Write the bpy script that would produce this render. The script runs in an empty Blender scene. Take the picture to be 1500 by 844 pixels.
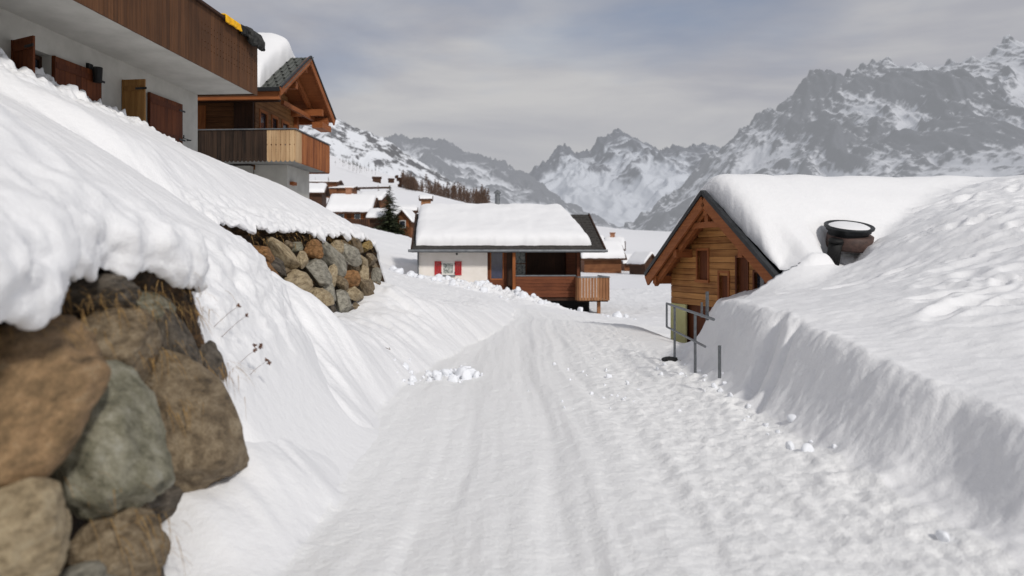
import bpy, math, random
import numpy as np
from mathutils import Vector, Matrix, noise as mnoise
random.seed(7)
rng = np.random.default_rng(11)
D = bpy.data
scene = bpy.context.scene
C = scene.collection
R = math.radians
FPX = 1125.0
HOR = 378.0

def ray(px, py, d):
    """survey sheet: a sight line of the reference -> point on the ground plan at distance d"""
    return Vector(((px-750)/FPX*d, d, 1.6+(HOR-py)/FPX*d))

# ------------------------------------------------------------------ noise
_perm = rng.permutation(512).astype(np.int64)
_g = rng.uniform(0, 2*np.pi, 512)
_gx, _gy = np.cos(_g), np.sin(_g)
def perlin(x, y, seed=0):
    xi = np.floor(x).astype(np.int64); yi = np.floor(y).astype(np.int64)
    xf = x-xi; yf = y-yi
    u = xf*xf*xf*(xf*(xf*6-15)+10); v = yf*yf*yf*(yf*(yf*6-15)+10)
    def gr(ix, iy, dx, dy):
        h = _perm[(ix+seed*37 + _perm[(iy+seed*101) & 511]) & 511]
        return _gx[h]*dx+_gy[h]*dy
    a = gr(xi, yi, xf, yf); b = gr(xi+1, yi, xf-1, yf)
    c = gr(xi, yi+1, xf, yf-1); d = gr(xi+1, yi+1, xf-1, yf-1)
    return (a+(b-a)*u)*(1-v)+(c+(d-c)*u)*v
def fbm(x, y, oct=4, seed=0, gain=0.5):
    s = 0; a = 1
    for i in range(oct):
        s = s+a*perlin(x*2**i+i*17.3, y*2**i+i*9.1, seed+i); a *= gain
    return s
def ridged(x, y, oct=5, seed=0, gain=0.5):
    s = 0; a = 1; w = 1
    for i in range(oct):
        n = 1-np.abs(perlin(x*2**i+i*7.7, y*2**i+i*3.3, seed+i))*2
        n = np.clip(n, 0, 1)**2
        s = s+a*n*w; w = np.clip(n*1.6, 0, 1); a *= gain
    return s
def sst(a, b, x):
    t = np.clip((x-a)/(b-a), 0, 1); return t*t*(3-2*t)

# ------------------------------------------------------------------ materials
def nt(m):
    m.use_nodes = True
    t = m.node_tree; t.nodes.clear()
    return t, t.nodes, t.links
def new_mat(name, c1, c2=None, scale=(5,5,5), rough=.8, bump=.2, bdist=.02, detail=6, metal=0, contrast=(.35,.65), c3=None, spec=.3, fine=None, coord='Object'):
    m = D.materials.new(name); t, n, l = nt(m)
    out = n.new('ShaderNodeOutputMaterial'); p = n.new('ShaderNodeBsdfPrincipled')
    l.new(p.outputs[0], out.inputs[0])
    p.inputs['Roughness'].default_value = rough; p.inputs['Metallic'].default_value = metal
    p.inputs['Specular IOR Level'].default_value = spec
    tc = n.new('ShaderNodeTexCoord'); mp = n.new('ShaderNodeMapping'); mp.inputs['Scale'].default_value = scale
    l.new(tc.outputs[coord], mp.inputs[0])
    ns = n.new('ShaderNodeTexNoise'); ns.inputs['Scale'].default_value = 1; ns.inputs['Detail'].default_value = detail
    ns.inputs['Roughness'].default_value = .6
    l.new(mp.outputs[0], ns.inputs['Vector'])
    cr = n.new('ShaderNodeValToRGB')
    cr.color_ramp.elements[0].position = contrast[0]; cr.color_ramp.elements[0].color = (*c1, 1)
    cr.color_ramp.elements[1].position = contrast[1]; cr.color_ramp.elements[1].color = (*(c2 or c1), 1)
    if c3:
        e = cr.color_ramp.elements.new((contrast[0]+contrast[1])/2); e.color = (*c3, 1)
    l.new(ns.outputs['Fac'], cr.inputs[0]); l.new(cr.outputs[0], p.inputs['Base Color'])
    if bump:
        b = n.new('ShaderNodeBump'); b.inputs['Strength'].default_value = bump; b.inputs['Distance'].default_value = bdist
        src = ns.outputs['Fac']
        if fine:
            n2 = n.new('ShaderNodeTexNoise'); n2.inputs['Scale'].default_value = fine; n2.inputs['Detail'].default_value = 8
            l.new(tc.outputs['Object'], n2.inputs['Vector']); 
            ad = n.new('ShaderNodeMath'); ad.operation = 'ADD'; l.new(ns.outputs['Fac'], ad.inputs[0]); l.new(n2.outputs['Fac'], ad.inputs[1]); src = ad.outputs[0]
        l.new(src, b.inputs['Height']); l.new(b.outputs[0], p.inputs['Normal'])
    return m
def wood(name, c1, c2, axis='z', board=.14, rough=.7, period_axis=None, s=1.0):
    """wood: streaky grain along axis plus per-board tone from a white-noise cell"""
    m = D.materials.new(name); t, n, l = nt(m)
    out = n.new('ShaderNodeOutputMaterial'); p = n.new('ShaderNodeBsdfPrincipled'); l.new(p.outputs[0], out.inputs[0])
    p.inputs['Roughness'].default_value = rough; p.inputs['Specular IOR Level'].default_value = .25
    tc = n.new('ShaderNodeTexCoord'); mp = n.new('ShaderNodeMapping')
    k = {'x': (1.2, 26, 26), 'y': (26, 1.2, 26), 'z': (26, 26, 1.2)}[axis]
    mp.inputs['Scale'].default_value = tuple(v*s for v in k)
    l.new(tc.outputs['Object'], mp.inputs[0])
    ns = n.new('ShaderNodeTexNoise'); ns.inputs['Scale'].default_value = 1; ns.inputs['Detail'].default_value = 5
    l.new(mp.outputs[0], ns.inputs['Vector'])
    # board tone from random per island
    geo = n.new('ShaderNodeNewGeometry')
    big = n.new('ShaderNodeTexNoise'); big.inputs['Scale'].default_value = 1.3; big.inputs['Detail'].default_value = 4
    l.new(tc.outputs['Object'], big.inputs['Vector'])
    m1 = n.new('ShaderNodeMath'); m1.operation = 'MULTIPLY_ADD'; m1.inputs[1].default_value = .9; m1.inputs[2].default_value = 0
    l.new(ns.outputs['Fac'], m1.inputs[0])
    m2 = n.new('ShaderNodeMath'); m2.operation = 'MULTIPLY_ADD'; m2.inputs[1].default_value = .35
    l.new(geo.outputs['Random Per Island'], m2.inputs[0]); l.new(m1.outputs[0], m2.inputs[2])
    m3 = n.new('ShaderNodeMath'); m3.operation = 'MULTIPLY_ADD'; m3.inputs[1].default_value = .7
    l.new(big.outputs['Fac'], m3.inputs[0]); l.new(m2.outputs[0], m3.inputs[2])
    mr = n.new('ShaderNodeMapRange'); mr.inputs[1].default_value = .65; mr.inputs[2].default_value = 1.35
    l.new(m3.outputs[0], mr.inputs[0])
    cr = n.new('ShaderNodeValToRGB'); cr.color_ramp.elements[0].color = (*c1, 1); cr.color_ramp.elements[1].color = (*c2, 1)
    l.new(mr.outputs[0], cr.inputs[0]); l.new(cr.outputs[0], p.inputs['Base Color'])
    b = n.new('ShaderNodeBump'); b.inputs['Strength'].default_value = .25; b.inputs['Distance'].default_value = .01
    l.new(ns.outputs['Fac'], b.inputs['Height']); l.new(b.outputs[0], p.inputs['Normal'])
    return m

def snow_mat(name='snow', col=(.83,.83,.84), s1=9, s2=60, strength=.45, dist=.03, dirt=False):
    m = D.materials.new(name); t, n, l = nt(m)
    out = n.new('ShaderNodeOutputMaterial'); p = n.new('ShaderNodeBsdfPrincipled'); l.new(p.outputs[0], out.inputs[0])
    p.inputs['Base Color'].default_value = (*col, 1); p.inputs['Roughness'].default_value = .65
    p.inputs['Specular IOR Level'].default_value = .25
    tc = n.new('ShaderNodeTexCoord')
    a = n.new('ShaderNodeTexNoise'); a.inputs['Scale'].default_value = s1; a.inputs['Detail'].default_value = 5; a.inputs['Roughness'].default_value = .6
    l.new(tc.outputs['Object'], a.inputs['Vector'])
    c = n.new('ShaderNodeTexNoise'); c.inputs['Scale'].default_value = s2; c.inputs['Detail'].default_value = 3
    l.new(tc.outputs['Object'], c.inputs['Vector'])
    ad = n.new('ShaderNodeMath'); ad.operation = 'MULTIPLY_ADD'; ad.inputs[1].default_value = .25
    l.new(c.outputs['Fac'], ad.inputs[0]); l.new(a.outputs['Fac'], ad.inputs[2])
    b = n.new('ShaderNodeBump'); b.inputs['Strength'].default_value = strength; b.inputs['Distance'].default_value = dist
    l.new(ad.outputs[0], b.inputs['Height']); l.new(b.outputs[0], p.inputs['Normal'])
    if dirt:   # vertex attribute 'soil': bare earth under the snow
        at = n.new('ShaderNodeAttribute'); at.attribute_name = 'soil'
        ns = n.new('ShaderNodeTexNoise'); ns.inputs['Scale'].default_value = 14; ns.inputs['Detail'].default_value = 8; ns.inputs['Roughness'].default_value = .7
        l.new(tc.outputs['Object'], ns.inputs['Vector'])
        so = n.new('ShaderNodeValToRGB'); so.color_ramp.elements[0].position = .38; so.color_ramp.elements[0].color = (.012,.008,.004,1)
        so.color_ramp.elements[1].position = .7; so.color_ramp.elements[1].color = (.16,.085,.035,1)
        e = so.color_ramp.elements.new(.52); e.color = (.05,.028,.012,1)
        l.new(ns.outputs['Fac'], so.inputs[0])
        s2n = n.new('ShaderNodeMath'); s2n.operation = 'MULTIPLY_ADD'; s2n.inputs[1].default_value = .5; s2n.inputs[2].default_value = -.25
        l.new(ns.outputs['Fac'], s2n.inputs[0])
        s3 = n.new('ShaderNodeMath'); s3.operation = 'ADD'; l.new(at.outputs['Fac'], s3.inputs[0]); l.new(s2n.outputs[0], s3.inputs[1])
        mr = n.new('ShaderNodeMapRange'); mr.inputs[1].default_value = .47; mr.inputs[2].default_value = .53; l.new(s3.outputs[0], mr.inputs[0])
        mx = n.new('ShaderNodeMix'); mx.data_type = 'RGBA'
        l.new(mr.outputs[0], mx.inputs[0]); mx.inputs[6].default_value = (*col, 1); l.new(so.outputs[0], mx.inputs[7])
        l.new(mx.outputs[2], p.inputs['Base Color'])
    return m

def rock_mat(name, c1, c2, c3, seed=0):
    m = D.materials.new(name); t, n, l = nt(m)
    out = n.new('ShaderNodeOutputMaterial'); p = n.new('ShaderNodeBsdfPrincipled'); l.new(p.outputs[0], out.inputs[0])
    p.inputs['Roughness'].default_value = .78; p.inputs['Specular IOR Level'].default_value = .3
    tc = n.new('ShaderNodeTexCoord'); oi = n.new('ShaderNodeObjectInfo')
    mp = n.new('ShaderNodeMapping'); mp.inputs['Location'].default_value = (seed*3.1, seed*1.7, seed)
    mp.inputs['Rotation'].default_value = (R(35), R(10*seed), 0)
    mp.inputs['Scale'].default_value = (4, 2.6, 5)
    l.new(tc.outputs['Object'], mp.inputs[0])
    ns = n.new('ShaderNodeTexNoise'); ns.inputs['Scale'].default_value = 1; ns.inputs['Detail'].default_value = 9; ns.inputs['Roughness'].default_value = .68
    ns.inputs['Distortion'].default_value = .15
    l.new(mp.outputs[0], ns.inputs['Vector'])
    cr = n.new('ShaderNodeValToRGB')
    cr.color_ramp.elements[0].position = .32; cr.color_ramp.elements[0].color = (*[v*.42 for v in c1], 1)
    cr.color_ramp.elements[1].position = .72; cr.color_ramp.elements[1].color = (*c3, 1)
    e = cr.color_ramp.elements.new(.45); e.color = (*c1, 1)
    e = cr.color_ramp.elements.new(.57); e.color = (*c2, 1)
    l.new(ns.outputs['Fac'], cr.inputs[0])
    n2 = n.new('ShaderNodeTexNoise'); n2.inputs['Scale'].default_value = 45; n2.inputs['Detail'].default_value = 8; n2.inputs['Roughness'].default_value = .7
    l.new(tc.outputs['Object'], n2.inputs['Vector'])
    r2 = n.new('ShaderNodeValToRGB'); r2.color_ramp.elements[0].position = .35; r2.color_ramp.elements[0].color = (.35,.33,.3,1)
    r2.color_ramp.elements[1].position = .62; r2.color_ramp.elements[1].color = (1.25,1.25,1.2,1)
    l.new(n2.outputs['Fac'], r2.inputs[0])
    mx = n.new('ShaderNodeMix'); mx.data_type = 'RGBA'; mx.blend_type = 'MULTIPLY'; mx.inputs[0].default_value = .6
    l.new(cr.outputs[0], mx.inputs[6]); l.new(r2.outputs[0], mx.inputs[7]); l.new(mx.outputs[2], p.inputs['Base Color'])
    ad = n.new('ShaderNodeMath'); ad.operation = 'MULTIPLY_ADD'; ad.inputs[1].default_value = .35
    l.new(n2.outputs['Fac'], ad.inputs[0]); l.new(ns.outputs['Fac'], ad.inputs[2])
    b = n.new('ShaderNodeBump'); b.inputs['Strength'].default_value = .5; b.inputs['Distance'].default_value = .022
    l.new(ad.outputs[0], b.inputs['Height']); l.new(b.outputs[0], p.inputs['Normal'])
    return m

def mountain_mat(name, rock1, rock2, snow, size, bias, hgain, ngain, haze_glow=None, soft=.05):
    m = D.materials.new(name); t, n, l = nt(m)
    out = n.new('ShaderNodeOutputMaterial'); p = n.new('ShaderNodeBsdfPrincipled'); l.new(p.outputs[0], out.inputs[0])
    p.inputs['Roughness'].default_value = .9; p.inputs['Specular IOR Level'].default_value = .05
    tc = n.new('ShaderNodeTexCoord'); mp = n.new('ShaderNodeMapping')
    mp.inputs['Scale'].default_value = (1/size, 1/size, .55/size); mp.inputs['Rotation'].default_value = (0, R(25), 0)
    l.new(tc.outputs['Object'], mp.inputs[0])
    ns = n.new('ShaderNodeTexNoise'); ns.inputs['Scale'].default_value = 1; ns.inputs['Detail'].default_value = 9; ns.inputs['Roughness'].default_value = .66
    l.new(mp.outputs[0], ns.inputs['Vector'])
    at = n.new('ShaderNodeAttribute'); at.attribute_name = 'rocky'
    geo = n.new('ShaderNodeNewGeometry'); sx = n.new('ShaderNodeSeparateXYZ'); l.new(geo.outputs['Normal'], sx.inputs[0])
    st = n.new('ShaderNodeMath'); st.operation = 'MULTIPLY_ADD'; st.inputs[1].default_value = -ngain; st.inputs[2].default_value = bias
    l.new(sx.outputs['Z'], st.inputs[0])
    a1 = n.new('ShaderNodeMath'); a1.operation = 'ADD'; l.new(ns.outputs['Fac'], a1.inputs[0]); l.new(st.outputs[0], a1.inputs[1])
    a2 = n.new('ShaderNodeMath'); a2.operation = 'MULTIPLY_ADD'; a2.inputs[1].default_value = hgain
    l.new(at.outputs['Fac'], a2.inputs[0]); l.new(a1.outputs[0], a2.inputs[2])
    mr = n.new('ShaderNodeMapRange'); mr.inputs[1].default_value = .515-soft; mr.inputs[2].default_value = .515+soft; l.new(a2.outputs[0], mr.inputs[0])
    n3 = n.new('ShaderNodeTexNoise'); n3.inputs['Scale'].default_value = 6; n3.inputs['Detail'].default_value = 6
    l.new(mp.outputs[0], n3.inputs['Vector'])
    rc = n.new('ShaderNodeMix'); rc.data_type = 'RGBA'; l.new(n3.outputs['Fac'], rc.inputs[0]); rc.inputs[6].default_value = (*rock1, 1); rc.inputs[7].default_value = (*rock2, 1)
    mx = n.new('ShaderNodeMix'); mx.data_type = 'RGBA'; l.new(mr.outputs[0], mx.inputs[0]); mx.inputs[6].default_value = (*snow, 1); l.new(rc.outputs[2], mx.inputs[7])
    l.new(mx.outputs[2], p.inputs['Base Color'])
    if haze_glow:   # painted aerial haze: constant glow mixed into the slopes stands for air-scattered light
        em = n.new('ShaderNodeEmission'); em.inputs[0].default_value = (.50,.515,.545,1); ms = n.new('ShaderNodeMixShader'); ms.inputs[0].default_value = haze_glow
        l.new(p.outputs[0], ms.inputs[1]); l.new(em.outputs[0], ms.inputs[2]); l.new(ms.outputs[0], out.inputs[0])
    b = n.new('ShaderNodeBump'); b.inputs['Strength'].default_value = .6; b.inputs['Distance'].default_value = size*.08
    l.new(ns.outputs['Fac'], b.inputs['Height']); l.new(b.outputs[0], p.inputs['Normal'])
    return m

M = {}
M['snow'] = snow_mat('snow', col=(.83,.83,.84), dirt=True)
M['snow_road'] = snow_mat('packed_snow', col=(.86,.86,.86), s1=22, s2=90, strength=.55, dist=.03)
M['snow_roof'] = snow_mat('roof_snow', col=(.83,.83,.84), s1=4, s2=30, strength=.2, dist=.03)
M['snow_far'] = snow_mat('far_snow', col=(.83,.83,.85), s1=.12, s2=1.2, strength=.4, dist=.6)
M['snow_lump'] = snow_mat('lump_snow', col=(.82,.84,.88), s1=5, s2=20, strength=.15, dist=.05)
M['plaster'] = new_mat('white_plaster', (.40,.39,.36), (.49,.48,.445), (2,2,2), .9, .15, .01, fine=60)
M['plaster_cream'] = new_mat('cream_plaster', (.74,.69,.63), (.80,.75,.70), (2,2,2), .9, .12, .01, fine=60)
M['balcony_brown'] = wood('balcony_brown', (.05,.021,.008), (.135,.058,.023), 'z')
M['shutter_brown'] = wood('shutter_brown', (.05,.012,.004), (.16,.045,.013), 'z')
M['ochre_wood'] = wood('ochre_wood', (.16,.075,.02), (.34,.18,.06), 'z')
M['black_wood'] = wood('weathered_black_wood', (.006,.004,.003), (.06,.035,.022), 'z')
M['new_wood'] = wood('new_pine_boards', (.34,.20,.10), (.60,.42,.24), 'z')
M['orange_wood'] = wood('orange_boards', (.13,.032,.008), (.42,.15,.045), 'z')
M['orange_beam_x'] = wood('orange_beam_x', (.17,.048,.014), (.36,.125,.04), 'x')
M['orange_beam_y'] = wood('orange_beam_y', (.17,.048,.014), (.36,.125,.04), 'y')
M['log_x'] = wood('log_boards_x', (.085,.03,.010), (.26,.12,.045), 'x')
M['log_y'] = wood('log_boards_y', (.10,.04,.012), (.34,.17,.065), 'y')
M['log_gold'] = wood('gold_log_boards', (.16,.055,.012), (.52,.25,.08), 'y')
M['dark_wood'] = wood('dark_aged_wood', (.012,.006,.004), (.07,.03,.015), 'z')
M['brown_x'] = wood('red_brown_boards', (.06,.016,.006), (.19,.06,.024), 'x')
M['tan_boards'] = wood('tan_boards', (.20,.085,.035), (.38,.19,.09), 'z')
M['hut'] = wood('hut_wood', (.07,.022,.008), (.24,.10,.04), 'x', s=.3)
M['hut_dark'] = wood('hut_wood_dark', (.02,.010,.006), (.09,.04,.02), 'x', s=.3)
M['roof_metal'] = new_mat('green_grey_roof_metal', (.075,.082,.072), (.115,.12,.105), (3,3,3), .5, .1, .01, metal=.3)
M['roof_dark'] = new_mat('dark_slate', (.022,.020,.018), (.065,.058,.052), (9,9,9), .8, .5, .02, fine=40)
M['metal_dark'] = new_mat('dark_metal', (.03,.032,.034), (.05,.052,.055), (5,5,5), .45, .1, .005, metal=.6)
M['steel'] = new_mat('galvanised_steel', (.11,.12,.13), (.18,.19,.20), (20,20,20), .45, .05, .003, metal=.7)
M['gutter'] = new_mat('grey_gutter', (.13,.14,.15), (.2,.21,.22), (5,5,5), .5, .05, .003, metal=.4)
M['red_paint'] = new_mat('red_paint', (.42,.018,.022), (.52,.03,.035), (6,6,6), .5, .05, .003)
M['white_paint'] = new_mat('white_paint', (.72,.69,.64), (.8,.78,.74), (6,6,6), .5, .05, .003)
M['glass_dark'] = new_mat('dark_window_glass', (.012,.016,.024), (.03,.036,.05), (2,2,2), .08, 0, spec=.8)
M['glass_blue'] = new_mat('blue_grey_window_glass', (.03,.035,.07), (.05,.055,.10), (2,2,2), .1, 0, spec=.8)
M['curtain'] = new_mat('curtained_glass', (.14,.16,.15), (.55,.56,.52), (14,14,14), .3, 0, contrast=(.4,.6))
M['concrete'] = new_mat('grey_concrete', (.17,.17,.165), (.24,.24,.23), (3,3,3), .9, .2, .01)
M['yellow_board'] = new_mat('pale_yellow_panel', (.50,.48,.22), (.60,.58,.30), (3,3,3), .8, .05, .01)
M['yellow_cloth'] = new_mat('yellow_cloth', (.75,.36,.01), (.9,.52,.02), (8,8,8), .85, .3, .02)
M['dark_cloth'] = new_mat('charcoal_cloth', (.018,.018,.018), (.05,.05,.048), (10,10,10), .9, .4, .02)
M['black'] = new_mat('near_black', (.006,.006,.006), (.012,.012,.012), (5,5,5), .7, 0)
M['brick'] = new_mat('stained_copper', (.05,.032,.027), (.10,.06,.05), (12,12,12), .6, .2, .01)
M['chim_brick'] = new_mat('chimney_brick', (.25,.11,.06), (.38,.2,.12), (3,3,3), .9, .2, .02)
M['needles'] = new_mat('spruce_needles', (.02,.03,.014), (.085,.10,.05), (2,2,2), .7, 0)
M['bark'] = new_mat('bark', (.035,.022,.014), (.08,.055,.035), (6,6,2), .9, .4, .02)
M['larch'] = new_mat('bare_larch_twigs', (.10,.06,.042), (.19,.12,.085), (.3,.3,.3), .9, 0)
M['larch_bark'] = new_mat('larch_bark', (.06,.04,.03), (.1,.07,.05), (.5,.5,.5), .9, 0)
M['grass'] = new_mat('dead_grass', (.14,.075,.025), (.38,.24,.09), (30,30,30), .9, 0)
M['seed'] = new_mat('dry_seed_head', (.07,.03,.018), (.16,.08,.05), (30,30,30), .9, 0)
rocks = {
 'rust': rock_mat('rust_rock', (.19,.095,.035), (.31,.16,.065), (.38,.25,.13), 1),
 'umber': rock_mat('umber_rock', (.20,.13,.068), (.30,.19,.10), (.38,.28,.17), 8),
 'tan': rock_mat('tan_rock', (.29,.225,.14), (.41,.33,.215), (.50,.43,.32), 2),
 'grey': rock_mat('grey_rock', (.22,.205,.17), (.33,.31,.26), (.43,.41,.36), 3),
 'dark': rock_mat('dark_rock', (.07,.058,.045), (.12,.10,.08), (.19,.17,.14), 4),
 'green': rock_mat('greenish_rock', (.18,.17,.12), (.27,.255,.195), (.34,.335,.29), 5),
 'brown': rock_mat('brown_rock', (.15,.11,.068), (.24,.185,.12), (.33,.27,.19), 6),
 'ochre': rock_mat('ochre_rock', (.22,.15,.055), (.33,.23,.09), (.40,.31,.17), 7)}

# ------------------------------------------------------------------ object helpers
def tag(o, label=None, cat=None, group=None, kind=None):
    if label: o['label'] = label
    if cat: o['category'] = cat
    if group: o['group'] = group
    if kind: o['kind'] = kind
    return o
def empty(name, loc, rz=0, label=None, cat=None, group=None):
    o = D.objects.new(name, None); C.objects.link(o); o.location = loc; o.rotation_euler = (0, 0, rz)
    o.empty_display_size = .3
    return tag(o, label, cat, group)
def copy_tree(o, parent=None):
    c = o.copy(); C.objects.link(c)
    if parent: c.parent = parent
    for ch in list(o.children): copy_tree(ch, c)
    return c
class MB:
    def __init__(s): s.v = []; s.f = []
    def add(s, vs, fs):
        b = len(s.v); s.v += [tuple(v) for v in vs]; s.f += [tuple(i+b for i in f) for f in fs]
    def box(s, x0, x1, y0, y1, z0, z1, rot=None, piv=None):
        vs = [Vector((x, y, z)) for z in (z0, z1) for x, y in ((x0, y0), (x1, y0), (x1, y1), (x0, y1))]
        if rot is not None:
            pv = Vector(piv) if piv else Vector(((x0+x1)/2, (y0+y1)/2, (z0+z1)/2))
            vs = [rot @ (v-pv)+pv for v in vs]
        s.add(vs, [(3,2,1,0),(4,5,6,7),(0,1,5,4),(1,2,6,5),(2,3,7,6),(3,0,4,7)])
        return s
    def bar(s, a, b, w, h, up=(0,0,1)):
        a = Vector(a); b = Vector(b); d = (b-a).normalized(); u = Vector(up)
        sd = d.cross(u).normalized()*w/2; uu = sd.cross(d).normalized()*h/2
        vs = [a-sd-uu, a+sd-uu, a+sd+uu, a-sd+uu, b-sd-uu, b+sd-uu, b+sd+uu, b-sd+uu]
        s.add(vs, [(0,1,2,3),(7,6,5,4),(0,4,5,1),(1,5,6,2),(2,6,7,3),(3,7,4,0)])
        return s
    def tube(s, a, b, r0, r1=None, n=10, caps=True):
        a = Vector(a); b = Vector(b); r1 = r0 if r1 is None else r1
        d = (b-a).normalized(); t = Vector((0,0,1)) if abs(d.z) < .9 else Vector((1,0,0))
        p = d.cross(t).normalized(); q = d.cross(p)
        vs = [a+(p*math.cos(k*2*math.pi/n)+q*math.sin(k*2*math.pi/n))*r0 for k in range(n)]
        vs += [b+(p*math.cos(k*2*math.pi/n)+q*math.sin(k*2*math.pi/n))*r1 for k in range(n)]
        fs = [(k, k+n, (k+1) % n+n, (k+1) % n) for k in range(n)]
        if caps: fs += [tuple(range(n)), tuple(range(2*n-1, n-1, -1))]
        s.add(vs, fs); return s
    def prism(s, poly, o, u, v, n, th):
        """poly 2D in frame (o,u,v), extruded th along n"""
        o = Vector(o); u = Vector(u); v = Vector(v); n = Vector(n)
        k = len(poly)
        a = [o+u*x+v*y for x, y in poly]; b = [p+n*th for p in a]
        fs = [tuple(range(k-1, -1, -1)), tuple(range(k, 2*k))]+[(i, (i+1) % k, (i+1) % k+k, i+k) for i in range(k)]
        s.add(a+b, fs); return s
    def lathe(s, prof, cx, cy, n=24):
        k = len(prof)
        vs = [(cx+r*math.cos(j*2*math.pi/n), cy+r*math.sin(j*2*math.pi/n), z) for j in range(n) for r, z in prof]
        fs = [(j*k+i, ((j+1) % n)*k+i, ((j+1) % n)*k+i+1, j*k+i+1) for j in range(n) for i in range(k-1)]
        s.add(vs, fs); return s
    def build(s, name, mat, parent=None, smooth=False, bevel=0):
        me = D.meshes.new(name); me.from_pydata(s.v, [], s.f); me.materials.append(mat); me.update()
        o = D.objects.new(name, me); C.objects.link(o)
        if parent: o.parent = parent
        if smooth: me.polygons.foreach_set('use_smooth', [True]*len(me.polygons))
        if bevel:
            b = o.modifiers.new('bevel', 'BEVEL'); b.width = bevel; b.segments = 2; b.limit_method = 'ANGLE'
        return o
def fast_mesh(name, co, quads, mats, smooth=True, parent=None, attrs=None, normals=None):
    me = D.meshes.new(name)
    me.vertices.add(len(co)); me.vertices.foreach_set('co', np.ascontiguousarray(co, dtype=np.float32).ravel())
    nq = len(quads)
    me.loops.add(nq*4); me.loops.foreach_set('vertex_index', np.ascontiguousarray(quads, dtype=np.int32).ravel())
    me.polygons.add(nq); me.polygons.foreach_set('loop_start', np.arange(0, nq*4, 4, dtype=np.int32))
    me.update(calc_edges=True)
    me.polygons.foreach_set('use_smooth', np.ones(nq, dtype=bool))
    for m in mats: me.materials.append(m)
    for k, a in (attrs or {}).items():
        at = me.attributes.new(k, 'FLOAT', 'POINT'); at.data.foreach_set('value', a.astype(np.float32))
    if normals is not None:
        me.normals_split_custom_set_from_vertices(normals.tolist())
    o = D.objects.new(name, me); C.objects.link(o)
    if parent: o.parent = parent
    return o
def grid_quads(ny, nx):
    i = np.arange(ny-1)[:, None]*nx+np.arange(nx-1)[None, :]
    return np.stack([i, i+1, i+nx+1, i+nx], -1).reshape(-1, 4)
def steps(*segs):
    out = [segs[0][0]]
    for a, b, s in segs:
        n = max(1, int(round((b-a)/s))); out += list(a+(b-a)*np.arange(1, n+1)/n)
    return np.array(out)

# ================================================================== GROUND
P = []
def gp(x, y, z): P.append((x, y, z))
def gpx(px, py, d): v = ray(px, py, d); P.append((v.x, v.y, v.z))
for y in (-3, 2, 6, 10, 14, 18):
    gp(-1.5, y, 0); gp(2.6, y, 0)
for y in (-3, 3, 8, 13): gp(-5, y, .3); gp(-10, y, .6); gp(6, y, 0); gp(14, y, 0)
for t in [(-2.5,17,.40),(-4,18,.75),(-6.5,18,1.4),(-10,18,2.2),(-3,22,.5),(-3.5,28,.62),(-5,28,1.2),(-8,28,2.3),(-14,28,3.8),
          (-4.8,36,.72),(-1.2,35.5,-.22),(-3,32,.35),(-1,30,.03),(1,28,-.2),(-6.5,38,1.3),(-1,24,.05),(1,22,-.15),
          (-8.5,60,3.3),(-10.4,50,3.6),(-7,48,2.3),(-3,60,1.5),(-15,75,3.9),(-30,75,7),
          (3.2,17.6,-.38),(2.8,15,-.15),(3,20,-.4),(3,25,-.5),(5,34,-.95),(2,34,-.75),(8,36,-1.0),(10,60,-.9),(16,100,-.5),(6,100,-.2),(0,60,0),
          (14,20,.5),(25,15,2),(30,30,1),(40,60,1),(60,100,3),(-30,40,9),(-30,15,7),(-50,60,18),(-70,100,30)]: gp(*t)
for t in [(520,336,100),(572,349,98),(480,300,150),(440,266,200),(605,305,190),(600,277,300),(500,250,400),(440,213,550),
          (640,292,450),(560,257,500),(730,306,520),(860,335,350),(950,340,520),(1100,330,520),(1300,300,520),(900,385,140),
          (1100,370,200),(1500,330,250),(300,180,450),(200,200,250),(100,120,500),(800,318,600),(440,225,800),(560,268,800),(730,315,800),(950,345,800),(1300,320,800)]: gpx(*t)
P = np.array(P)
def _uv(x, y): return x/(y+9)*1.6, np.log(y+9)
_u, _v = _uv(P[:, 0], P[:, 1]); _q = P[:, 2]/(P[:, 1]+9)
def _K(r2): return .5*r2*np.log(r2+1e-12)
_n = len(P)
A_ = np.zeros((_n+3, _n+3)); A_[:_n, :_n] = _K((_u[:, None]-_u)**2+(_v[:, None]-_v)**2)+np.eye(_n)*2e-4
A_[:_n, _n:] = np.stack([np.ones(_n), _u, _v], 1); A_[_n:, :_n] = A_[:_n, _n:].T
_w = np.linalg.solve(A_, np.concatenate([_q, [0,0,0]]))
def rbf(x, y):
    u, v = _uv(x, y); s = _w[_n]+_w[_n+1]*u+_w[_n+2]*v
    for k in range(_n): s = s+_w[k]*_K((u-_u[k])**2+(v-_v[k])**2)
    return s*(y+9)

# right field rbf in plain coordinates
F = np.array([(3,3,.42),(3,5,.50),(3,7.5,.75),(3,11,.92),(3.4,13,.8),(4.0,14.8,.72),(4.7,13.3,1.08),(5.5,12,1.25),(5.2,9,1.25),(7,10,1.65),
 (8,13,2.4),(7,12.2,1.95),(10,14.5,2.85),(12,18,3.5),(14,20,3.75),(12,12,2.5),(9,7,1.65),(6,5,.85),(8,3,1.2),(4,-1,.5),(14,6,2.0),(16,12,2.9),(20,18,3.6),(7,-2,1.1),
 (7,15,2.0),(9,17,2.9),(26,6,3),(24,24,4.2),(10,22,1.8),(6,20,.8),(16,26,3)])
_nf = len(F)
B_ = np.zeros((_nf+3, _nf+3)); B_[:_nf, :_nf] = _K((F[:, 0][:, None]-F[:, 0])**2+(F[:, 1][:, None]-F[:, 1])**2)+np.eye(_nf)*.02
B_[:_nf, _nf:] = np.stack([np.ones(_nf), F[:, 0], F[:, 1]], 1); B_[_nf:, :_nf] = B_[:_nf, _nf:].T
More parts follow.
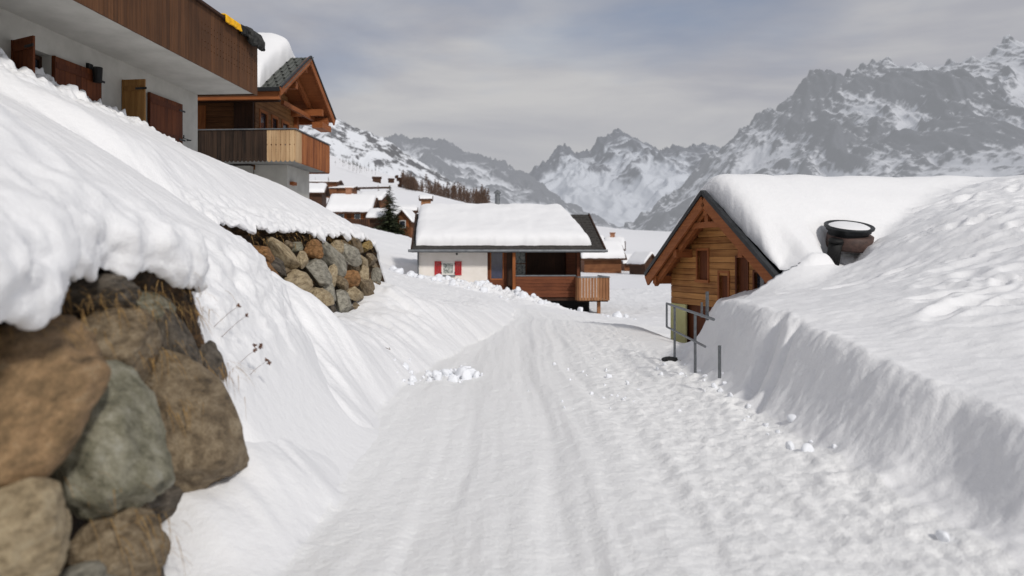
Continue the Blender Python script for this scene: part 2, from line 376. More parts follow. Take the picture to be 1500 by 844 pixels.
_wf = np.linalg.solve(B_, np.concatenate([F[:, 2], [0,0,0]]))
def field(x, y):
    s = _wf[_nf]+_wf[_nf+1]*x+_wf[_nf+2]*y
    for k in range(_nf): s = s+_wf[k]*_K((x-F[k,0])**2+(y-F[k,1])**2)
    return s

# right chalet frame
CA = np.array([3.955, 15.75]); CR = np.array([.948, .318]); CW = np.array([.318, -.948])
CAPEX, CHALF, CEAVE, CLEN = 2.90, 2.37, 1.20, 9.5
def chalet_sw(x, y): return (x-CA[0])*CR[0]+(y-CA[1])*CR[1], (x-CA[0])*CW[0]+(y-CA[1])*CW[1]
CSL = (CAPEX-CEAVE)/CHALF
def roof_snow_top(s, w):
    aw = np.sqrt(w*w+.35**2)
    return CAPEX+.50-CSL*(aw-.2)+.05*fbm(s*.7, w*.7, 3, 40)+.03*s-.16*sst(1.0,2.4,aw)

def seg_dist(x, y, pts):
    """signed distance to polyline (positive on the right side, walking from near to far)"""
    best = np.full(x.shape, 1e9); sign = np.ones(x.shape); par = np.zeros(x.shape)
    for i in range(len(pts)-1):
        ax, ay = pts[i]; bx, by = pts[i+1]; dx, dy = bx-ax, by-ay; L2 = dx*dx+dy*dy
        t = np.clip(((x-ax)*dx+(y-ay)*dy)/L2, 0, 1)
        d = np.hypot(x-ax-t*dx, y-ay-t*dy); sg = np.sign((x-ax)*dy-(y-ay)*dx)
        up = d < best-1e-9
        best = np.where(up, d, best); sign = np.where(up, sg, sign); par = np.where(up, i+t, par)
    return best*sign, par
BANK = [(2.75,-6),(2.62,2),(2.56,5),(2.50,8),(2.46,10.5),(2.50,11.6),(2.85,12.8),(3.2,14.2),(3.50,15.6),(3.85,17),(4.4,19.5),(9,22.5),(30,30)]
toe_y = [2,3.7,4.2,4.9,5.5,6.5,9.0,9.6,10.3,11.2,12.4,13.5,14.6,15.6,17,20,25,31]
toe_h = [.0,.06,.28,.44,.36,.12,1.35,1.02,.78,.66,.60,.72,.95,.85,.58,.42,.30,0]
toe_w = [.45,.5,.6,.66,.6,.5,1.5,1.4,1.3,1.25,1.3,1.4,1.6,1.6,1.3,1.0,1.2,1.2]
dents = []
for k in range(420):
    y = rng.uniform(6.5, 18); x = rng.uniform(4.3, 13)
    c = 6.2+.42*(y-6)
    if abs(x-c) > 2.6 and rng.random() < .85: continue
    dents.append((x, y, rng.uniform(.05,.16), rng.uniform(.12,.42), rng.uniform(-1.0,1.0), rng.uniform(.012,.045)))

def ground_z(x, y):
    """returns z, region (0 field/terrain, 1 road, 2 left bank foot, 3 right bank)"""
    base = rbf(x, y)
    # flat road
    road = sst(-3.2, -1.5, x)*(1-sst(2.6, 4.5, x))*(1-sst(17, 23, y))
    base = base*(1-road)
    # gentle crown of the road and wheel ruts
    wob = .25*np.sin(y*.35)+.1*np.sin(y*.9+1)
    nearm = (1-sst(20, 30, y))
    inroad = sst(-1.8, -1.35, x)*(1-sst(2.3, 2.7, x))*nearm
    ruts = -.036*np.exp(-((x-.25-wob*.4)/.16)**2)-.022*np.exp(-((x-1.0-wob*.5)/.10)**2)-.03*np.exp(-((x+.55-wob*.4)/.2)**2)-.016*np.exp(-((x-1.65-wob*.4)/.2)**2)
    ruts = ruts+.013*np.exp(-((x-.48-wob*.4)/.05)**2)+.012*np.exp(-((x-.82-wob*.5)/.06)**2)
    tex = .018*fbm(x*.9, y*.35, 3, 3)+.010*fbm(x*5, y*.6, 4, 5)+.020*fbm(x*8, y*5, 5, 7)*(.4+sst(.2,1.6,x))
    tex = tex-.008*sst(.35,.85,1-2.2*np.abs(perlin((x-.35*wob)*4.5, y*.16, 17)))-.008*sst(.3,.9,1-2.5*np.abs(perlin((x-.2*wob)*11, y*.3, 18)))
    tex = tex+.016*np.abs(fbm(x*16, y*9, 3, 9))*(sst(.3,1.8,x)*1.3+.35)
    rz = inroad*(ruts+tex)
    # terrain roughness off the road
    off = (1-inroad)
    rough = off*(.05*fbm(x*.5, y*.5, 4, 12)+.02*fbm(x*2.3, y*2.3, 3, 14))*np.clip(y/18, .5, 3)
    z = base+rz+rough
    # left bank foot (ploughed ridge under the stone walls)
    th = np.interp(y, toe_y, toe_h, left=0, right=0); tw = np.interp(y, toe_y, toe_w)
    x0 = np.interp(y, [5,8,9.5,11.8,14.2,16.5,19,24,31], [-1.18,-1.42,-1.38,-1.15,-.78,-.40,-.05,.1,-.4])+.10*fbm(y*.9, y*0, 3, 21)
    xi = x0-.10
    t = np.clip((x0-x)/tw, 0, 1.6)
    prof = np.where(t < 1, 1-(1-np.clip(t,0,1))**1.7, 1)
    skew = y*2.2+x*1.6
    stri = .05*fbm(skew*1.6, x*.35, 3, 23)+.022*fbm(skew*4.2, x*.8, 2, 25)
    foot = th*prof*(1+.10*fbm(x*1.5,y*1.5,3,27))+stri*np.clip(t*2,0,1)*(th > .02)*sst(0,.4,th)*1.1
    foot = foot+(th > .05)*np.clip(t*2,0,1)*sst(9,11,y)*(.022*(1-2*np.abs(perlin(y*5.5+x*3, x*.7, 26)))+.03*np.abs(fbm(x*4,y*4,3,28))*sst(1.0,.2,t))
    lm = (x < x0)
    z = np.where(lm, np.maximum(z, 0*z)+foot*(1) , z) if True else z
    # ploughed rim between bank and cottage, y 15..30 (rough ridge)
    rim = np.exp(-((x+2.3-.02*np.clip(y-15,0,99)**1.2)/ .55)**2)*sst(14.5,17,y)*(1-sst(26,31,y))*np.clip(y-14,0,20)/20
    z = z+.10*rim*(1+.6*fbm(x*2,y*2,3,29))
    # cleared pile in front of the cottage door
    pile = np.exp(-((x+.9)/2.9)**4-((y-30.6)/1.9)**2)
    z = z+pile*(.34+.30*fbm(x*1.3,y*1.3,4,31)+.30*np.abs(fbm(x*2.6,y*2.6,4,33)))
    # right bank and field
    d, par = seg_dist(x, y, BANK)
    dn = d+.025*fbm(x*2.2+3, y*2.2, 4, 41)+.07*perlin(y*.6, y*0+5, 42)+.012*fbm(x*7,y*7,3,48)-.03*np.abs(fbm(x*9,y*9,2,44))
    # slanting gouges cut down the bank face
    for gy, gw, gd in ((8.6, .15, .20), (8.1, .09, .09), (4.9, .5, .12), (3.6,.4,.12)):
        dn = dn-gd*np.exp(-((y-gy-(d-.2)*.9)/gw)**2)*(d < 1.2)*(1-sst(.5,1.1,d))
    h = sst(0, 1, np.clip((dn+.08)/.80,0,1)**1.15)
    fz = field(x, y)
    # tattered top lip and overall wind texture
    fz = fz+.05*fbm(x*.8, y*.8, 4, 45)+.03*np.exp(-((d-.55)/.2)**2)*(1+2*fbm(x*3,y*3,3,46))
    fz = fz+.022*np.abs(fbm(x*2.2, y*6, 4, 47))+.05*np.abs(fbm(x*1.3+.5*y, y*2.6, 4, 50))*sst(3.8,5.5,x)
    m = (d > .5) & (y < 20) & (y > 5)
    if m.any():
        xs, ys = x[m], y[m]; add = np.zeros(xs.shape)
        for (dx, dy, a, b, an, dep) in dents:
            k = (np.abs(xs-dx) < .8) & (np.abs(ys-dy) < .8)
            if not k.any(): continue
            X = xs[k]-dx; Y = ys[k]-dy; c, s = math.cos(an), math.sin(an)
            U = (X*c+Y*s)/b; V = (-X*s+Y*c)/a
            r2 = U*U+V*V
            add[k] += -dep*np.exp(-r2*r2)+dep*.55*np.exp(-(np.sqrt(r2)-1.45)**2*5)
        fz = fz.copy(); fz[m] += add
    # chalet roof: the field snow runs up onto the roof
    s, w = chalet_sw(x, y)
    rs = roof_snow_top(s, w)
    win = np.where(w < 2.42, sst(.74, .78, s), sst(-1.1, 1.1, s))*(s < CLEN)
    inside = (s > .93) & (s < CLEN-.2) & (np.abs(w) < 2.0)
    k = .16
    sm = np.maximum(fz, rs)+.25*k*np.clip(1-np.abs(fz-rs)/k, 0, 1)**2
    notw = (w > -1.6)
    fz = np.where((win > 0) & notw & (w < 4), fz*(1-win)+sm*win, fz)
    # melt hollow round the grill
    fz = fz-.50*np.exp(-(((x-6.02)/.34)**2+((y-14.0)/.45)**2)**2)-.34*np.exp(-(((x-6.33)/.42)**2+((y-14.55)/.36)**2)**2)-.14*np.exp(-(((x-7.0)/.30)**2+((y-14.6)/.2)**2)**2)-.1*np.exp(-(((x-5.75)/.16)**2+((y-14.45)/.22)**2)**2)
    bankm = sst(0, .25, dn)
    z = z*(1-h)+np.maximum(fz, z)*h
    z = z+(1-h)*.05*np.exp(-(d/.35)**2)*(y < 14)*np.clip(.6+1.4*fbm(x*3,y*3,3,49),0,2)
    reg = np.zeros(x.shape, int)
    reg = np.where((x > x0-.02) & (d < .02) & (y < 26), 1, reg)
    reg = np.where((x <= x0-.02) & (y < 26), 2, reg)
    reg = np.where((d >= .02) & (d < .75) & (y < 14), 3, reg)
    reg = np.where((d >= .75) & (y < 40), 4, reg)
    return z, reg

xs = steps((-90,-30,4),(-30,-14,1),(-14,-4,.16),(-4,-.9,.04),(-.9,2.3,.034),(2.3,3.4,.028),(3.4,8,.05),(8,14,.08),(14,30,.5),(30,90,4))
ys = steps((-3,2.4,.15),(2.4,9,.034),(9,16,.05),(16,26,.09),(26,34,.07),(34,40,.14),(40,62,.4))
X, Y = np.meshgrid(xs, ys)
Z, REG = ground_z(X, Y)
def vnormals(X, Y, Z):
    dzdx = np.gradient(Z, axis=1)/np.gradient(X, axis=1); dzdy = np.gradient(Z, axis=0)/np.gradient(Y, axis=0)
    n = np.stack([-dzdx, -dzdy, np.ones_like(Z)], -1); return n/np.linalg.norm(n, axis=-1, keepdims=True)
NRM = vnormals(X, Y, Z).reshape(-1, 3)
co = np.stack([X, Y, Z], -1).reshape(-1, 3); Q = grid_quads(len(ys), len(xs))
rq = REG.reshape(-1)[Q[:, 0]]
soil_g = np.zeros(len(co))
# a little brown run-off stain on the ploughed snow
def stain(px, py, r):
    global soil_g
    soil_g = np.maximum(soil_g, .52*np.exp(-((co[:,0]-px)**2+((co[:,1]-py)/1.8)**2)/r**2))
stain(-1.72, 10.6, .10); stain(2.52, 11.75, .18)
names = {0: ('valley_snow', M['snow']), 1: ('snowy_road', M['snow_road']), 2: ('ploughed_snow_verge', M['snow']), 3: ('roadside_snow_bank', M['snow']), 4: ('snow_field', M['snow'])}
for r, (nm, mt) in names.items():
    q = Q[rq == r]
    used, inv = np.unique(q.ravel(), return_inverse=True)
    o = fast_mesh(nm, co[used], inv.reshape(-1, 4), [mt], attrs={'soil': soil_g[used]}, normals=NRM[used])
    tag(o, kind='structure')
def zat(x, y):
    z, _ = ground_z(np.array([float(x)]), np.array([float(y)])); return float(z[0])

# far terrain up the valley
us = np.linspace(-1.6, 1.6, 420); ds = np.exp(np.linspace(math.log(61.2), math.log(800), 260))
U, V = np.meshgrid(us, ds); XF = U*V; YF = V
ZF = rbf(XF, YF)+.05*fbm(XF*.5, YF*.5, 2, 12)*3.3*0+YF*.0012*fbm(XF*.03, YF*.03, 5, 60)+YF*.0006*fbm(XF*.15, YF*.1, 4, 61)
blend = sst(61, 75, YF); zn, _ = ground_z(XF[:20], YF[:20]); ZF[:20] = zn*(1-blend[:20])+ZF[:20]*blend[:20]
o = fast_mesh('hillside', np.stack([XF, YF, ZF], -1).reshape(-1, 3), grid_quads(len(ds), len(us)), [M['snow_far']]); tag(o, kind='structure')
def zfar(x, y): return float(rbf(np.array([float(x)]), np.array([float(y)]))[0])

# ================================================================== LEFT SLOPE (lofted, with an overhanging lip)
def xh(y): return -6.55-.073*(16-y)
def zh(y): return float(np.interp(y, [2,10.4,12.5,14,16,18], [4.35,4.26,4.05,3.80,3.64,2.9]))
def st_open(y, lip=1.45, out=-1.66, wy=-2.05):
    return [(wy,-.3),(wy-.02,.5),(wy-.08,1.1),(wy+.02,lip+.02),(out-.02,lip-.02),(out+.02,lip+.20),(out-.55,lip+.55),(-3.9,2.95),(xh(y)-.15,zh(y))], 1.0
def st_cov(y, o=0):
    return [(-1.02+o,-.07),(-1.36+o,.09),(-1.66+o,.42),(-1.94+o,.92),(-2.2+o,1.38),(-2.45+o,1.70),(-2.95+o,2.02),(-4.4+o*.5,2.82),(xh(y)-.15,zh(y))], 0.0
def st_wall2(y):
    w = -3.2+.13*(y-9.2)
    return [(w-.42,.2),(w-.42,.8),(w-.44,1.3),(w-.40,1.90),(w-.20,1.98),(w-.26,2.05),(w-.62,2.32),(-4.6,3.04),(xh(y)-.15,zh(y))], 1.0
def drop(st, dz):
    p, s = st; return [(x, z-dz) for x, z in p], s
ST = [(0.4, st_open(.4,1.42,-1.60)),(2.0, st_open(2,1.42,-1.64)),(2.95, st_open(3,1.43,-1.70)),(3.14, st_open(3.1,1.50,-1.86)),(3.6, st_open(3.6,1.56,-1.96)),(4.2, st_open(4.2,1.52,-1.90)),(4.66, st_open(4.6,1.40,-1.84)),
      (5.15, st_cov(5.2,-.02)),(7.0, st_cov(7,-.05)),(8.1, st_cov(8.1,-.28)),(8.55, st_cov(8.6,-.65)),(8.9, st_wall2(9.1)),(12, st_wall2(12)),(14.3, st_wall2(14.3)),(14.95, drop(st_wall2(14.9),.08)),
      (15.7, drop(st_wall2(15.3),.75)),(16.8, drop(st_wall2(15.6),1.7)),(18.5, drop(st_wall2(16),3.2))]
sy = np.array([s[0] for s in ST]); cp = np.array([s[1][0] for s in ST]); so = np.array([s[1][1] for s in ST])
YL = steps((.4,2.2,.08),(2.2,10,.032),(10,15.2,.04),(15.2,18.5,.1))
K = cp.shape[1]
cps = np.zeros((len(YL), K, 2)); sos = np.interp(YL, sy, so)
for k in range(K):
    for c in range(2): 
        j = np.interp(YL, sy, cp[:, k, c])
        # light smoothing along the bank
        ker = np.ones(7)/7; jj = np.convolve(np.pad(j, 3, mode='edge'), ker, 'valid'); cps[:, k, c] = jj
# jagged, dripping lip
lipn = (perlin(YL*4.3, YL*0+1.3, 70)*.14+perlin(YL*14, YL*0+2.3, 71)*.07+perlin(YL*1.7, YL*0+7, 73)*.10)*np.interp(YL,[4,8],[.45,1])
for k, f in ((3,.5),(4,1.0),(5,.6)):
    cps[:, k, 1] += lipn*f*sos; cps[:, k, 0] += lipn*-.5*f*sos
nt_ = [6,8,10,14,12,26,70,110]
tt = np.concatenate([np.linspace(i, i+1, n, endpoint=False) for i, n in enumerate(nt_)]+[[8.0]])
def catmull(cp, t):
    i = np.clip(np.floor(t).astype(int), 0, K-2); f = (t-i)[None, :, None]
    p0 = cp[:, np.clip(i-1,0,K-1)]; p1 = cp[:, i]; p2 = cp[:, i+1]; p3 = cp[:, np.clip(i+2,0,K-1)]
    # centripetal-ish: damp tangents by the shorter neighbouring span
    L0 = np.linalg.norm(p1-p0, axis=-1, keepdims=True)+1e-6; L1 = np.linalg.norm(p2-p1, axis=-1, keepdims=True)+1e-6; L2 = np.linalg.norm(p3-p2, axis=-1, keepdims=True)+1e-6
    m1 = ((p1-p0)/L0+(p2-p1)/L1)/2*L1; m2 = ((p2-p1)/L1+(p3-p2)/L2)/2*L1
    f2, f3 = f*f, f*f*f
    return (2*f3-3*f2+1)*p1+(f3-2*f2+f)*m1+(-2*f3+3*f2)*p2+(f3-f2)*m2
PR = catmull(cps, tt)
XL = PR[..., 0]; ZL = PR[..., 1]; YLg = np.repeat(YL[:, None], len(tt), 1); TT = np.repeat(tt[None], len(YL), 0)
# normals of the loft (x-z plane approx)
def loft_n(X, Y, Z):
    a = np.stack([np.gradient(X, axis=1), np.gradient(Y, axis=1), np.gradient(Z, axis=1)], -1)
    b = np.stack([np.gradient(X, axis=0), np.gradient(Y, axis=0), np.gradient(Z, axis=0)], -1)
    n = np.cross(a, b); n /= np.linalg.norm(n, axis=-1, keepdims=True)+1e-9; return n
NL = loft_n(XL, YLg, ZL)
if NL[..., 2].mean() < 0: NL = -NL
arc = np.cumsum(np.hypot(np.diff(XL, axis=1, prepend=XL[:, :1]), np.diff(ZL, axis=1, prepend=ZL[:, :1])), 1)
arc = arc-arc[:, [int(np.searchsorted(tt, 4.0))]]
snowy = np.clip((TT-3.2)/.8, 0, 1)*sos[:, None]+(1-sos[:, None])
skew = YLg*1.0-arc*.42
amp = np.interp(YLg, [2,5,9,15], [1.25,1.0,.6,.5])*(.12+.88*sst(.05,1.3,arc))
run = (1-np.abs(perlin(skew*1.5+.3*perlin(YLg*.7, arc*.8, 80), arc*.30, 81))*2)*.050
run = run+.022*(1-np.abs(perlin(skew*4.1, arc*.5, 82))*2)+.018*fbm(skew*9, arc*.9, 3, 83)
lum = .07*fbm(YLg*.6, arc*.6, 3, 84)+.010*fbm(YLg*3.5, arc*3.5, 4, 85)
crumb = sst(-1.9, -.15, XL-np.interp(YLg, [0,16],[xh(0),xh(16)])*1.0-1.9)*0
topm = np.clip((TT-7.35)/.4, 0, 1)*np.clip((15.6-YLg)/2,0,1)
crumb = topm*(.34*np.abs(fbm(YLg*2.3, arc*2.3, 4, 86))+.12*np.abs(fbm(YLg*7, arc*7, 2, 91))+.10*fbm(YLg*1.1, arc*1.4, 2, 87))
disp = snowy*(amp*(run+lum)+crumb)
rough_soil = (1-snowy)*.05*fbm(YLg*5, arc*5+TT, 4, 88)
ed = sst(0, .6, arc+.25)*.7+.3
disp = disp*ed+rough_soil+snowy*(1-sst(.2,1.0,np.abs(arc)))*(.07*fbm(YLg*3.1, arc*3.5, 4, 89)+.022*fbm(YLg*15, arc*15, 3, 90))
XL = XL+NL[..., 0]*disp; YL2 = YLg+NL[..., 1]*disp*.5; ZL = ZL+NL[..., 2]*disp
soil = sos[:, None]*(1-sst(3.55, 3.95, TT))
q = grid_quads(len(YL), len(tt))[:, ::-1]
o = fast_mesh('snow_slope', np.stack([XL, YL2, ZL], -1).reshape(-1, 3), q, [M['snow']], attrs={'soil': soil.ravel()}); tag(o, kind='structure')

# ================================================================== BOULDERS
def boulder_mesh(seed, sub=4, flat=5, rough=.06, angular=.5):
    """unit boulder: flattened by random planes, then roughened"""
    import bmesh
    rs = random.Random(seed)
    bm = bmesh.new(); bmesh.ops.create_icosphere(bm, subdivisions=sub, radius=1)
    planes = []
    for _ in range(flat+4+int(angular*5)):
        n = Vector((rs.gauss(0,1), rs.gauss(0,1), rs.gauss(0,1))).normalized(); planes.append((n, rs.uniform(.60-.1*angular,.88-.03*angular)))
    off = Vector((seed*3.7, seed*1.3, seed*5.1))
    for v in bm.verts:
        p = v.co.copy()
        # superellipsoid: boxier than a ball
        q = 2.0+1.1*angular
        l = (abs(p.x)**q+abs(p.y)**q+abs(p.z)**q)**(1/q); p = p/l
        for n, d in planes:
            e = p.dot(n)-d
            if e > 0: p -= n*e*(.55+.4*angular)
        n = p.normalized()
        p += n*(mnoise.fractal(p*1.3+off, .9, 2, 3)*rough*1.3)
        p += n*(mnoise.fractal(p*4+off, .8, 2.1, 4)*rough*.55)
        r_ = 1-abs(mnoise.noise(p*2.1+off*2))*2
        p -= n*max(0, r_-.82)*rough*2.2
        v.co = p
    me = D.meshes.new('boulder'); bm.to_mesh(me); bm.free()
    me.polygons.foreach_set('use_smooth', [True]*len(me.polygons))
    return me
class Wall:
    def __init__(s, p0, p1, zref, batter):
        s.p0 = Vector((p0[0], p0[1], 0)); d = Vector((p1[0]-p0[0], p1[1]-p0[1], 0)).normalized(); s.d = d
        s.n = Vector((d.y, -d.x, 0)); s.zref = zref; s.batter = batter
        s.N = (s.n+Vector((0,0,batter))).normalized()
    def hit(s, px, py):
        o = Vector((0,0,1.6)); r = Vector(((px-750)/FPX, 1, (HOR-py)/FPX))
        q = Vector((s.p0.x, s.p0.y, s.zref)); t = (q-o).dot(s.N)/r.dot(s.N)
        return o+r*t, t
def place_boulders(wall, lst, parent, org, sub, depth=.75, rough=.06, ang=.5):
    for i, (px, py, w, h, rot, col, dz) in enumerate(lst):
        p, d = wall.hit(px, py)
        me = boulder_mesh(100+i*7+int(abs(org.y)*10), sub, rough=rough, angular=ang)
        me.materials.append(rocks[col])
        hz = h/2*d/FPX*1.04
        # apparent half width -> length along the wall
        view = Vector((p.x, p.y, 0)).normalized(); along = abs(wall.d.cross(view).z); nd = abs(wall.n.cross(view).z)
        wh = w/2*d/FPX*1.04
        lx = min(hz*depth, wh/(nd+1e-6)*.8)
        ly = math.sqrt(max(.15*wh*wh, wh*wh-(lx*nd)**2))/max(along, .12)
        ly = min(ly, hz*2.1+.05); 
        need = wh*wh-(ly*along)**2
        if need > 0: lx = max(lx, min(math.sqrt(need)/nd, .5))
        o = D.objects.new('boulder', me); C.objects.link(o); o.parent = parent
        mz = Matrix.Rotation(math.atan2(wall.d.y, wall.d.x)-math.pi/2, 4, 'Z')
        tilt = Matrix.Rotation(R(-rot), 4, 'X')
        lean = Matrix.Rotation(-math.atan(wall.batter), 4, 'Y')
        pos = p-wall.n*(lx*.55-dz)-org
        o.matrix_local = Matrix.Translation(pos) @ mz @ lean @ tilt @ Matrix.Diagonal((lx, ly, hz, 1))

w1 = Wall((-1.60,2.6),(-1.62,5.0), .25, .26)
org1 = Vector((-1.8,3.6,0))
sw1 = empty('stone_wall', org1, 0, 'retaining wall of big rounded boulders in the left foreground, under the overhanging snow', 'stone wall')
big = [(80,588,260,225,-8,'umber',.03),(192,655,180,240,38,'green',.02),(45,782,190,170,8,'tan',.03),(325,625,160,225,14,'brown',-.04),(218,502,150,135,-5,'brown',-.05),
 (195,438,150,60,4,'dark',-.08),(222,800,130,140,20,'brown',-.06),(288,505,62,130,6,'dark',-.08),(150,905,200,110,0,'grey',-.02),(-90,640,170,200,0,'tan',0),(-80,820,190,180,10,'brown',0),
 (352,560,60,120,24,'dark',-.14),(262,560,80,90,30,'brown',-.12),(120,500,120,60,-12,'brown',-.10),(300,730,90,90,10,'dark',-.2),(-100,480,200,110,0,'brown',-.05),(262,452,70,50,10,'green',-.12),(95,700,90,70,0,'dark',-.25),(250,880,110,90,0,'dark',-.12)]
place_boulders(w1, big, sw1, org1, 5, depth=.9, rough=.075, ang=.25)
w2 = Wall((-3.20,9.2),(-2.52,14.5), 1.1, .22)
org2 = Vector((-3.0,11.8,.7))
sw2 = empty('stone_wall', org2, 0, 'rough dry-stone retaining wall of rust, tan and grey boulders below the snow slope, across from the white cottage', 'stone wall')
Zm = lambda l: [(340+a*.308, 300+b*.308, w*.308*1.12, h*.308*1.12, r, c, dz) for a, b, w, h, r, c, dz in l]
sm = Zm([(95,210,70,70,0,'dark',-.02),(160,238,125,85,14,'rust',.02),(262,235,130,95,32,'tan',.03),(240,300,130,90,18,'dark',0),(330,200,85,55,-5,'green',0),(392,215,85,90,0,'rust',.02),(346,265,60,80,10,'tan',0),
 (322,385,165,150,-6,'tan',.05),(425,315,120,120,10,'grey',.03),(490,250,120,115,35,'grey',.02),(512,208,75,70,0,'tan',0),(575,240,90,110,10,'grey',.02),(608,190,80,80,20,'brown',0),(660,195,62,65,0,'ochre',0),
 (672,256,58,72,0,'brown',0),(702,330,48,85,-12,'grey',0),(640,268,60,60,20,'tan',0),(578,345,95,90,0,'rust',.0),(530,372,58,75,10,'brown',0),(440,440,90,125,14,'tan',.03),(478,420,62,115,12,'grey',0),
 (535,460,82,120,6,'grey',.03),(602,425,105,90,8,'tan',.02),(648,385,70,125,28,'brown',0),(402,475,85,60,0,'tan',.02),(372,508,100,80,-5,'ochre',.04),(195,345,130,90,24,'rust',.02),(575,512,50,60,0,'dark',0),
 (640,330,62,75,20,'tan',0),(490,330,60,100,20,'tan',-.02),(280,325,80,60,0,'brown',-.08),(545,300,70,60,0,'dark',-.06),(460,365,60,50,0,'dark',-.08),(678,385,42,80,20,'brown',-.03),(270,430,70,90,0,'dark',-.1),
 (340,470,70,70,0,'rust',-.08),(500,500,60,70,0,'dark',-.08),(610,300,60,60,10,'brown',-.05),(150,300,80,70,0,'brown',-.06),(440,505,60,60,0,'ochre',-.05),(300,190,60,50,0,'brown',-.06),(450,190,60,50,0,'dark',-.06),(560,185,60,50,10,'brown',-.05),
 (420,560,80,70,0,'tan',0),(520,560,80,70,0,'grey',0),(610,500,70,70,0,'brown',0),(700,280,40,60,0,'brown',-.1),(715,390,34,60,0,'brown',-.06)])
place_boulders(w2, sm, sw2, org2, 4, depth=.85, rough=.05, ang=1.0)

# dead grass and roots hanging over the boulders
gm = MB(); rg = random.Random(5)
def blade(mb, p, d, L, w=.004, droop=.5, seg=4):
    p = Vector(p); d = Vector(d).normalized(); side = d.cross(Vector((0,0,1))); side = (side if side.length > .01 else Vector((1,0,0))).normalized()*w
    pts = []
    for k in range(seg+1):
        f = k/seg; pts += [p-side*(1-f*.8), p+side*(1-f*.8)]
        p = p+d*L/seg; d = (d+Vector((0,0,-droop/seg))).normalized()
    mb.add(pts, [(2*k,2*k+1,2*k+3,2*k+2) for k in range(seg)])
for (px, py, n, sp) in ((230,515,90,26),(110,470,70,40),(190,440,120,45),(290,590,70,24),(330,540,60,18),(200,760,50,24),(240,790,40,24),(60,468,60,50),(262,600,40,20),(150,700,20,16),(280,450,60,14),(270,420,50,30)):
    for _ in range(n):
        p, d = w1.hit(px+rg.gauss(0,sp), py+rg.gauss(0,sp*.35))
        p = p+Vector((rg.uniform(-.10,.04),0,0))
        blade(gm, p, (rg.uniform(.1,.8), rg.uniform(-.7,.5), rg.uniform(-.9,.35)), rg.uniform(.05,.2), rg.uniform(.0012,.003), rg.uniform(.6,1.8))
o = gm.build('dead_grass', M['grass']); tag(o, 'tangle of brown dead grass and roots over the foreground boulders', 'grass', kind='stuff')
gm = MB()
for _ in range(260):
    y = rg.uniform(9.7,14.5); w = -3.2+.13*(y-9.2)
    blade(gm, (w-.18+rg.uniform(-.1,.06), y, rg.uniform(1.78,1.96)), (rg.uniform(.1,.8), rg.uniform(-.6,.6), rg.uniform(-.6,.3)), rg.uniform(.05,.16), .004, 1.2)
o = gm.build('dead_grass', M['grass']); tag(o, 'fringe of dead grass in the earth strip above the dry-stone wall', 'grass', kind='stuff')
# dry flower stems poking out of the snow beside the boulders
for i, (px, py, n, lb) in enumerate(((350,448,1,'single dry seed head, highest of the stems beside the boulders'),(362,462,1,'small dry stem with one seed head just below the highest one'),(378,510,4,'dry stem with a cluster of brown seed heads in the snow by the boulders'),(392,528,2,'lowest dry stem with drooping brown seed head beside the boulders'))):
    d = 5.35+i*.05; c = ray(px, py, d)
    t = empty('dry_plant', c-Vector((.09,0,.08)), 0, lb, 'dry plant')
    m = MB(); m.tube((-.12,0,-.1),(.02,0,.03),.0022,.0015,6); m.tube((.02,0,.03),(.09,0,.08),.0015,.001,6); m.build('stem', M['seed'], t)
    for k in range(n):
        hx = .09+rg.uniform(-.035,.035)*(n > 1); hz_ = .08+rg.uniform(-.03,.03)*(n > 1)
        m = MB()
        for j in range(14):
            dv = Vector((rg.gauss(0,1), rg.gauss(0,1), rg.gauss(0,1))).normalized()
            m.tube(Vector((hx,0,hz_)), Vector((hx,0,hz_))+dv*.019, .005, .002, 5)
        m.build('seed_head', M['seed'], t)

# loose snow lumps along the road
def lump_mesh(seed):
    me = boulder_mesh(seed, 3, 4, .12, .2); me.name = 'snow_lump'; me.materials.append(M['snow_lump']); return me
lumps = [lump_mesh(900+i) for i in range(6)]
rl = random.Random(9)
pl = [(682,540,7),(676,548,9),(690,546,8),(668,545,5),(698,550,6),(684,552,9),(655,550,6),(640,553,7)]
for _ in range(52): 
    u = rl.random(); pl.append((595+u*110+rl.gauss(0,8), 556-u*12+rl.gauss(0,6), 1.6+6*rl.random()**2.6))
for _ in range(30): pl.append((892+rl.gauss(0,60), 560+rl.gauss(0,25), rl.uniform(1.5,3)))
pl.append((892,552,5))
for _ in range(26):
    pl.append((rl.uniform(985,1300), 0, rl.uniform(2,5)))
for i, (px, py, r) in enumerate(pl):
    if py == 0:
        y = rl.uniform(3.6,11.5); x = 2.48+rl.gauss(-.05,.12); rr = rl.uniform(.012,.045)
    else:
        y = FPX*1.6/(py-HOR); x = (px-750)/FPX*y; rr = r*y/FPX
    o = D.objects.new('snow_lump', lumps[i % 6]); C.objects.link(o)
    z = zat(x, y) 
    o.location = (x, y, z+rr*.35); o.scale = (rr*rl.uniform(.8,1.3), rr*rl.uniform(.8,1.3), rr*rl.uniform(.6,1)); o.rotation_euler = (rl.random()*3, rl.random()*3, rl.random()*6)
    tag(o, 'loose white snow lump lying along the ploughed road', 'snow lump', 'loose snow lumps along the road')
# tumbled blocks on the cleared pile by the cottage
for i in range(120):
    x = rl.gauss(-.6,2.0); y = 30.6+x*.1+rl.gauss(0,1.1); rr = .035+.16*rl.random()**2.5
    o = D.objects.new('snow_block', lumps[i % 6]); C.objects.link(o)
    o.location = (x, y, zat(x, y)+rr*.3); o.scale = (rr, rr*rl.uniform(.8,1.2), rr*rl.uniform(.7,1.1)); o.rotation_euler = (rl.random()*3, rl.random()*3, rl.random()*6)
    tag(o, 'tumbled snow block on the cleared pile in front of the cottage', 'snow block', 'snow blocks on the pile by the cottage')

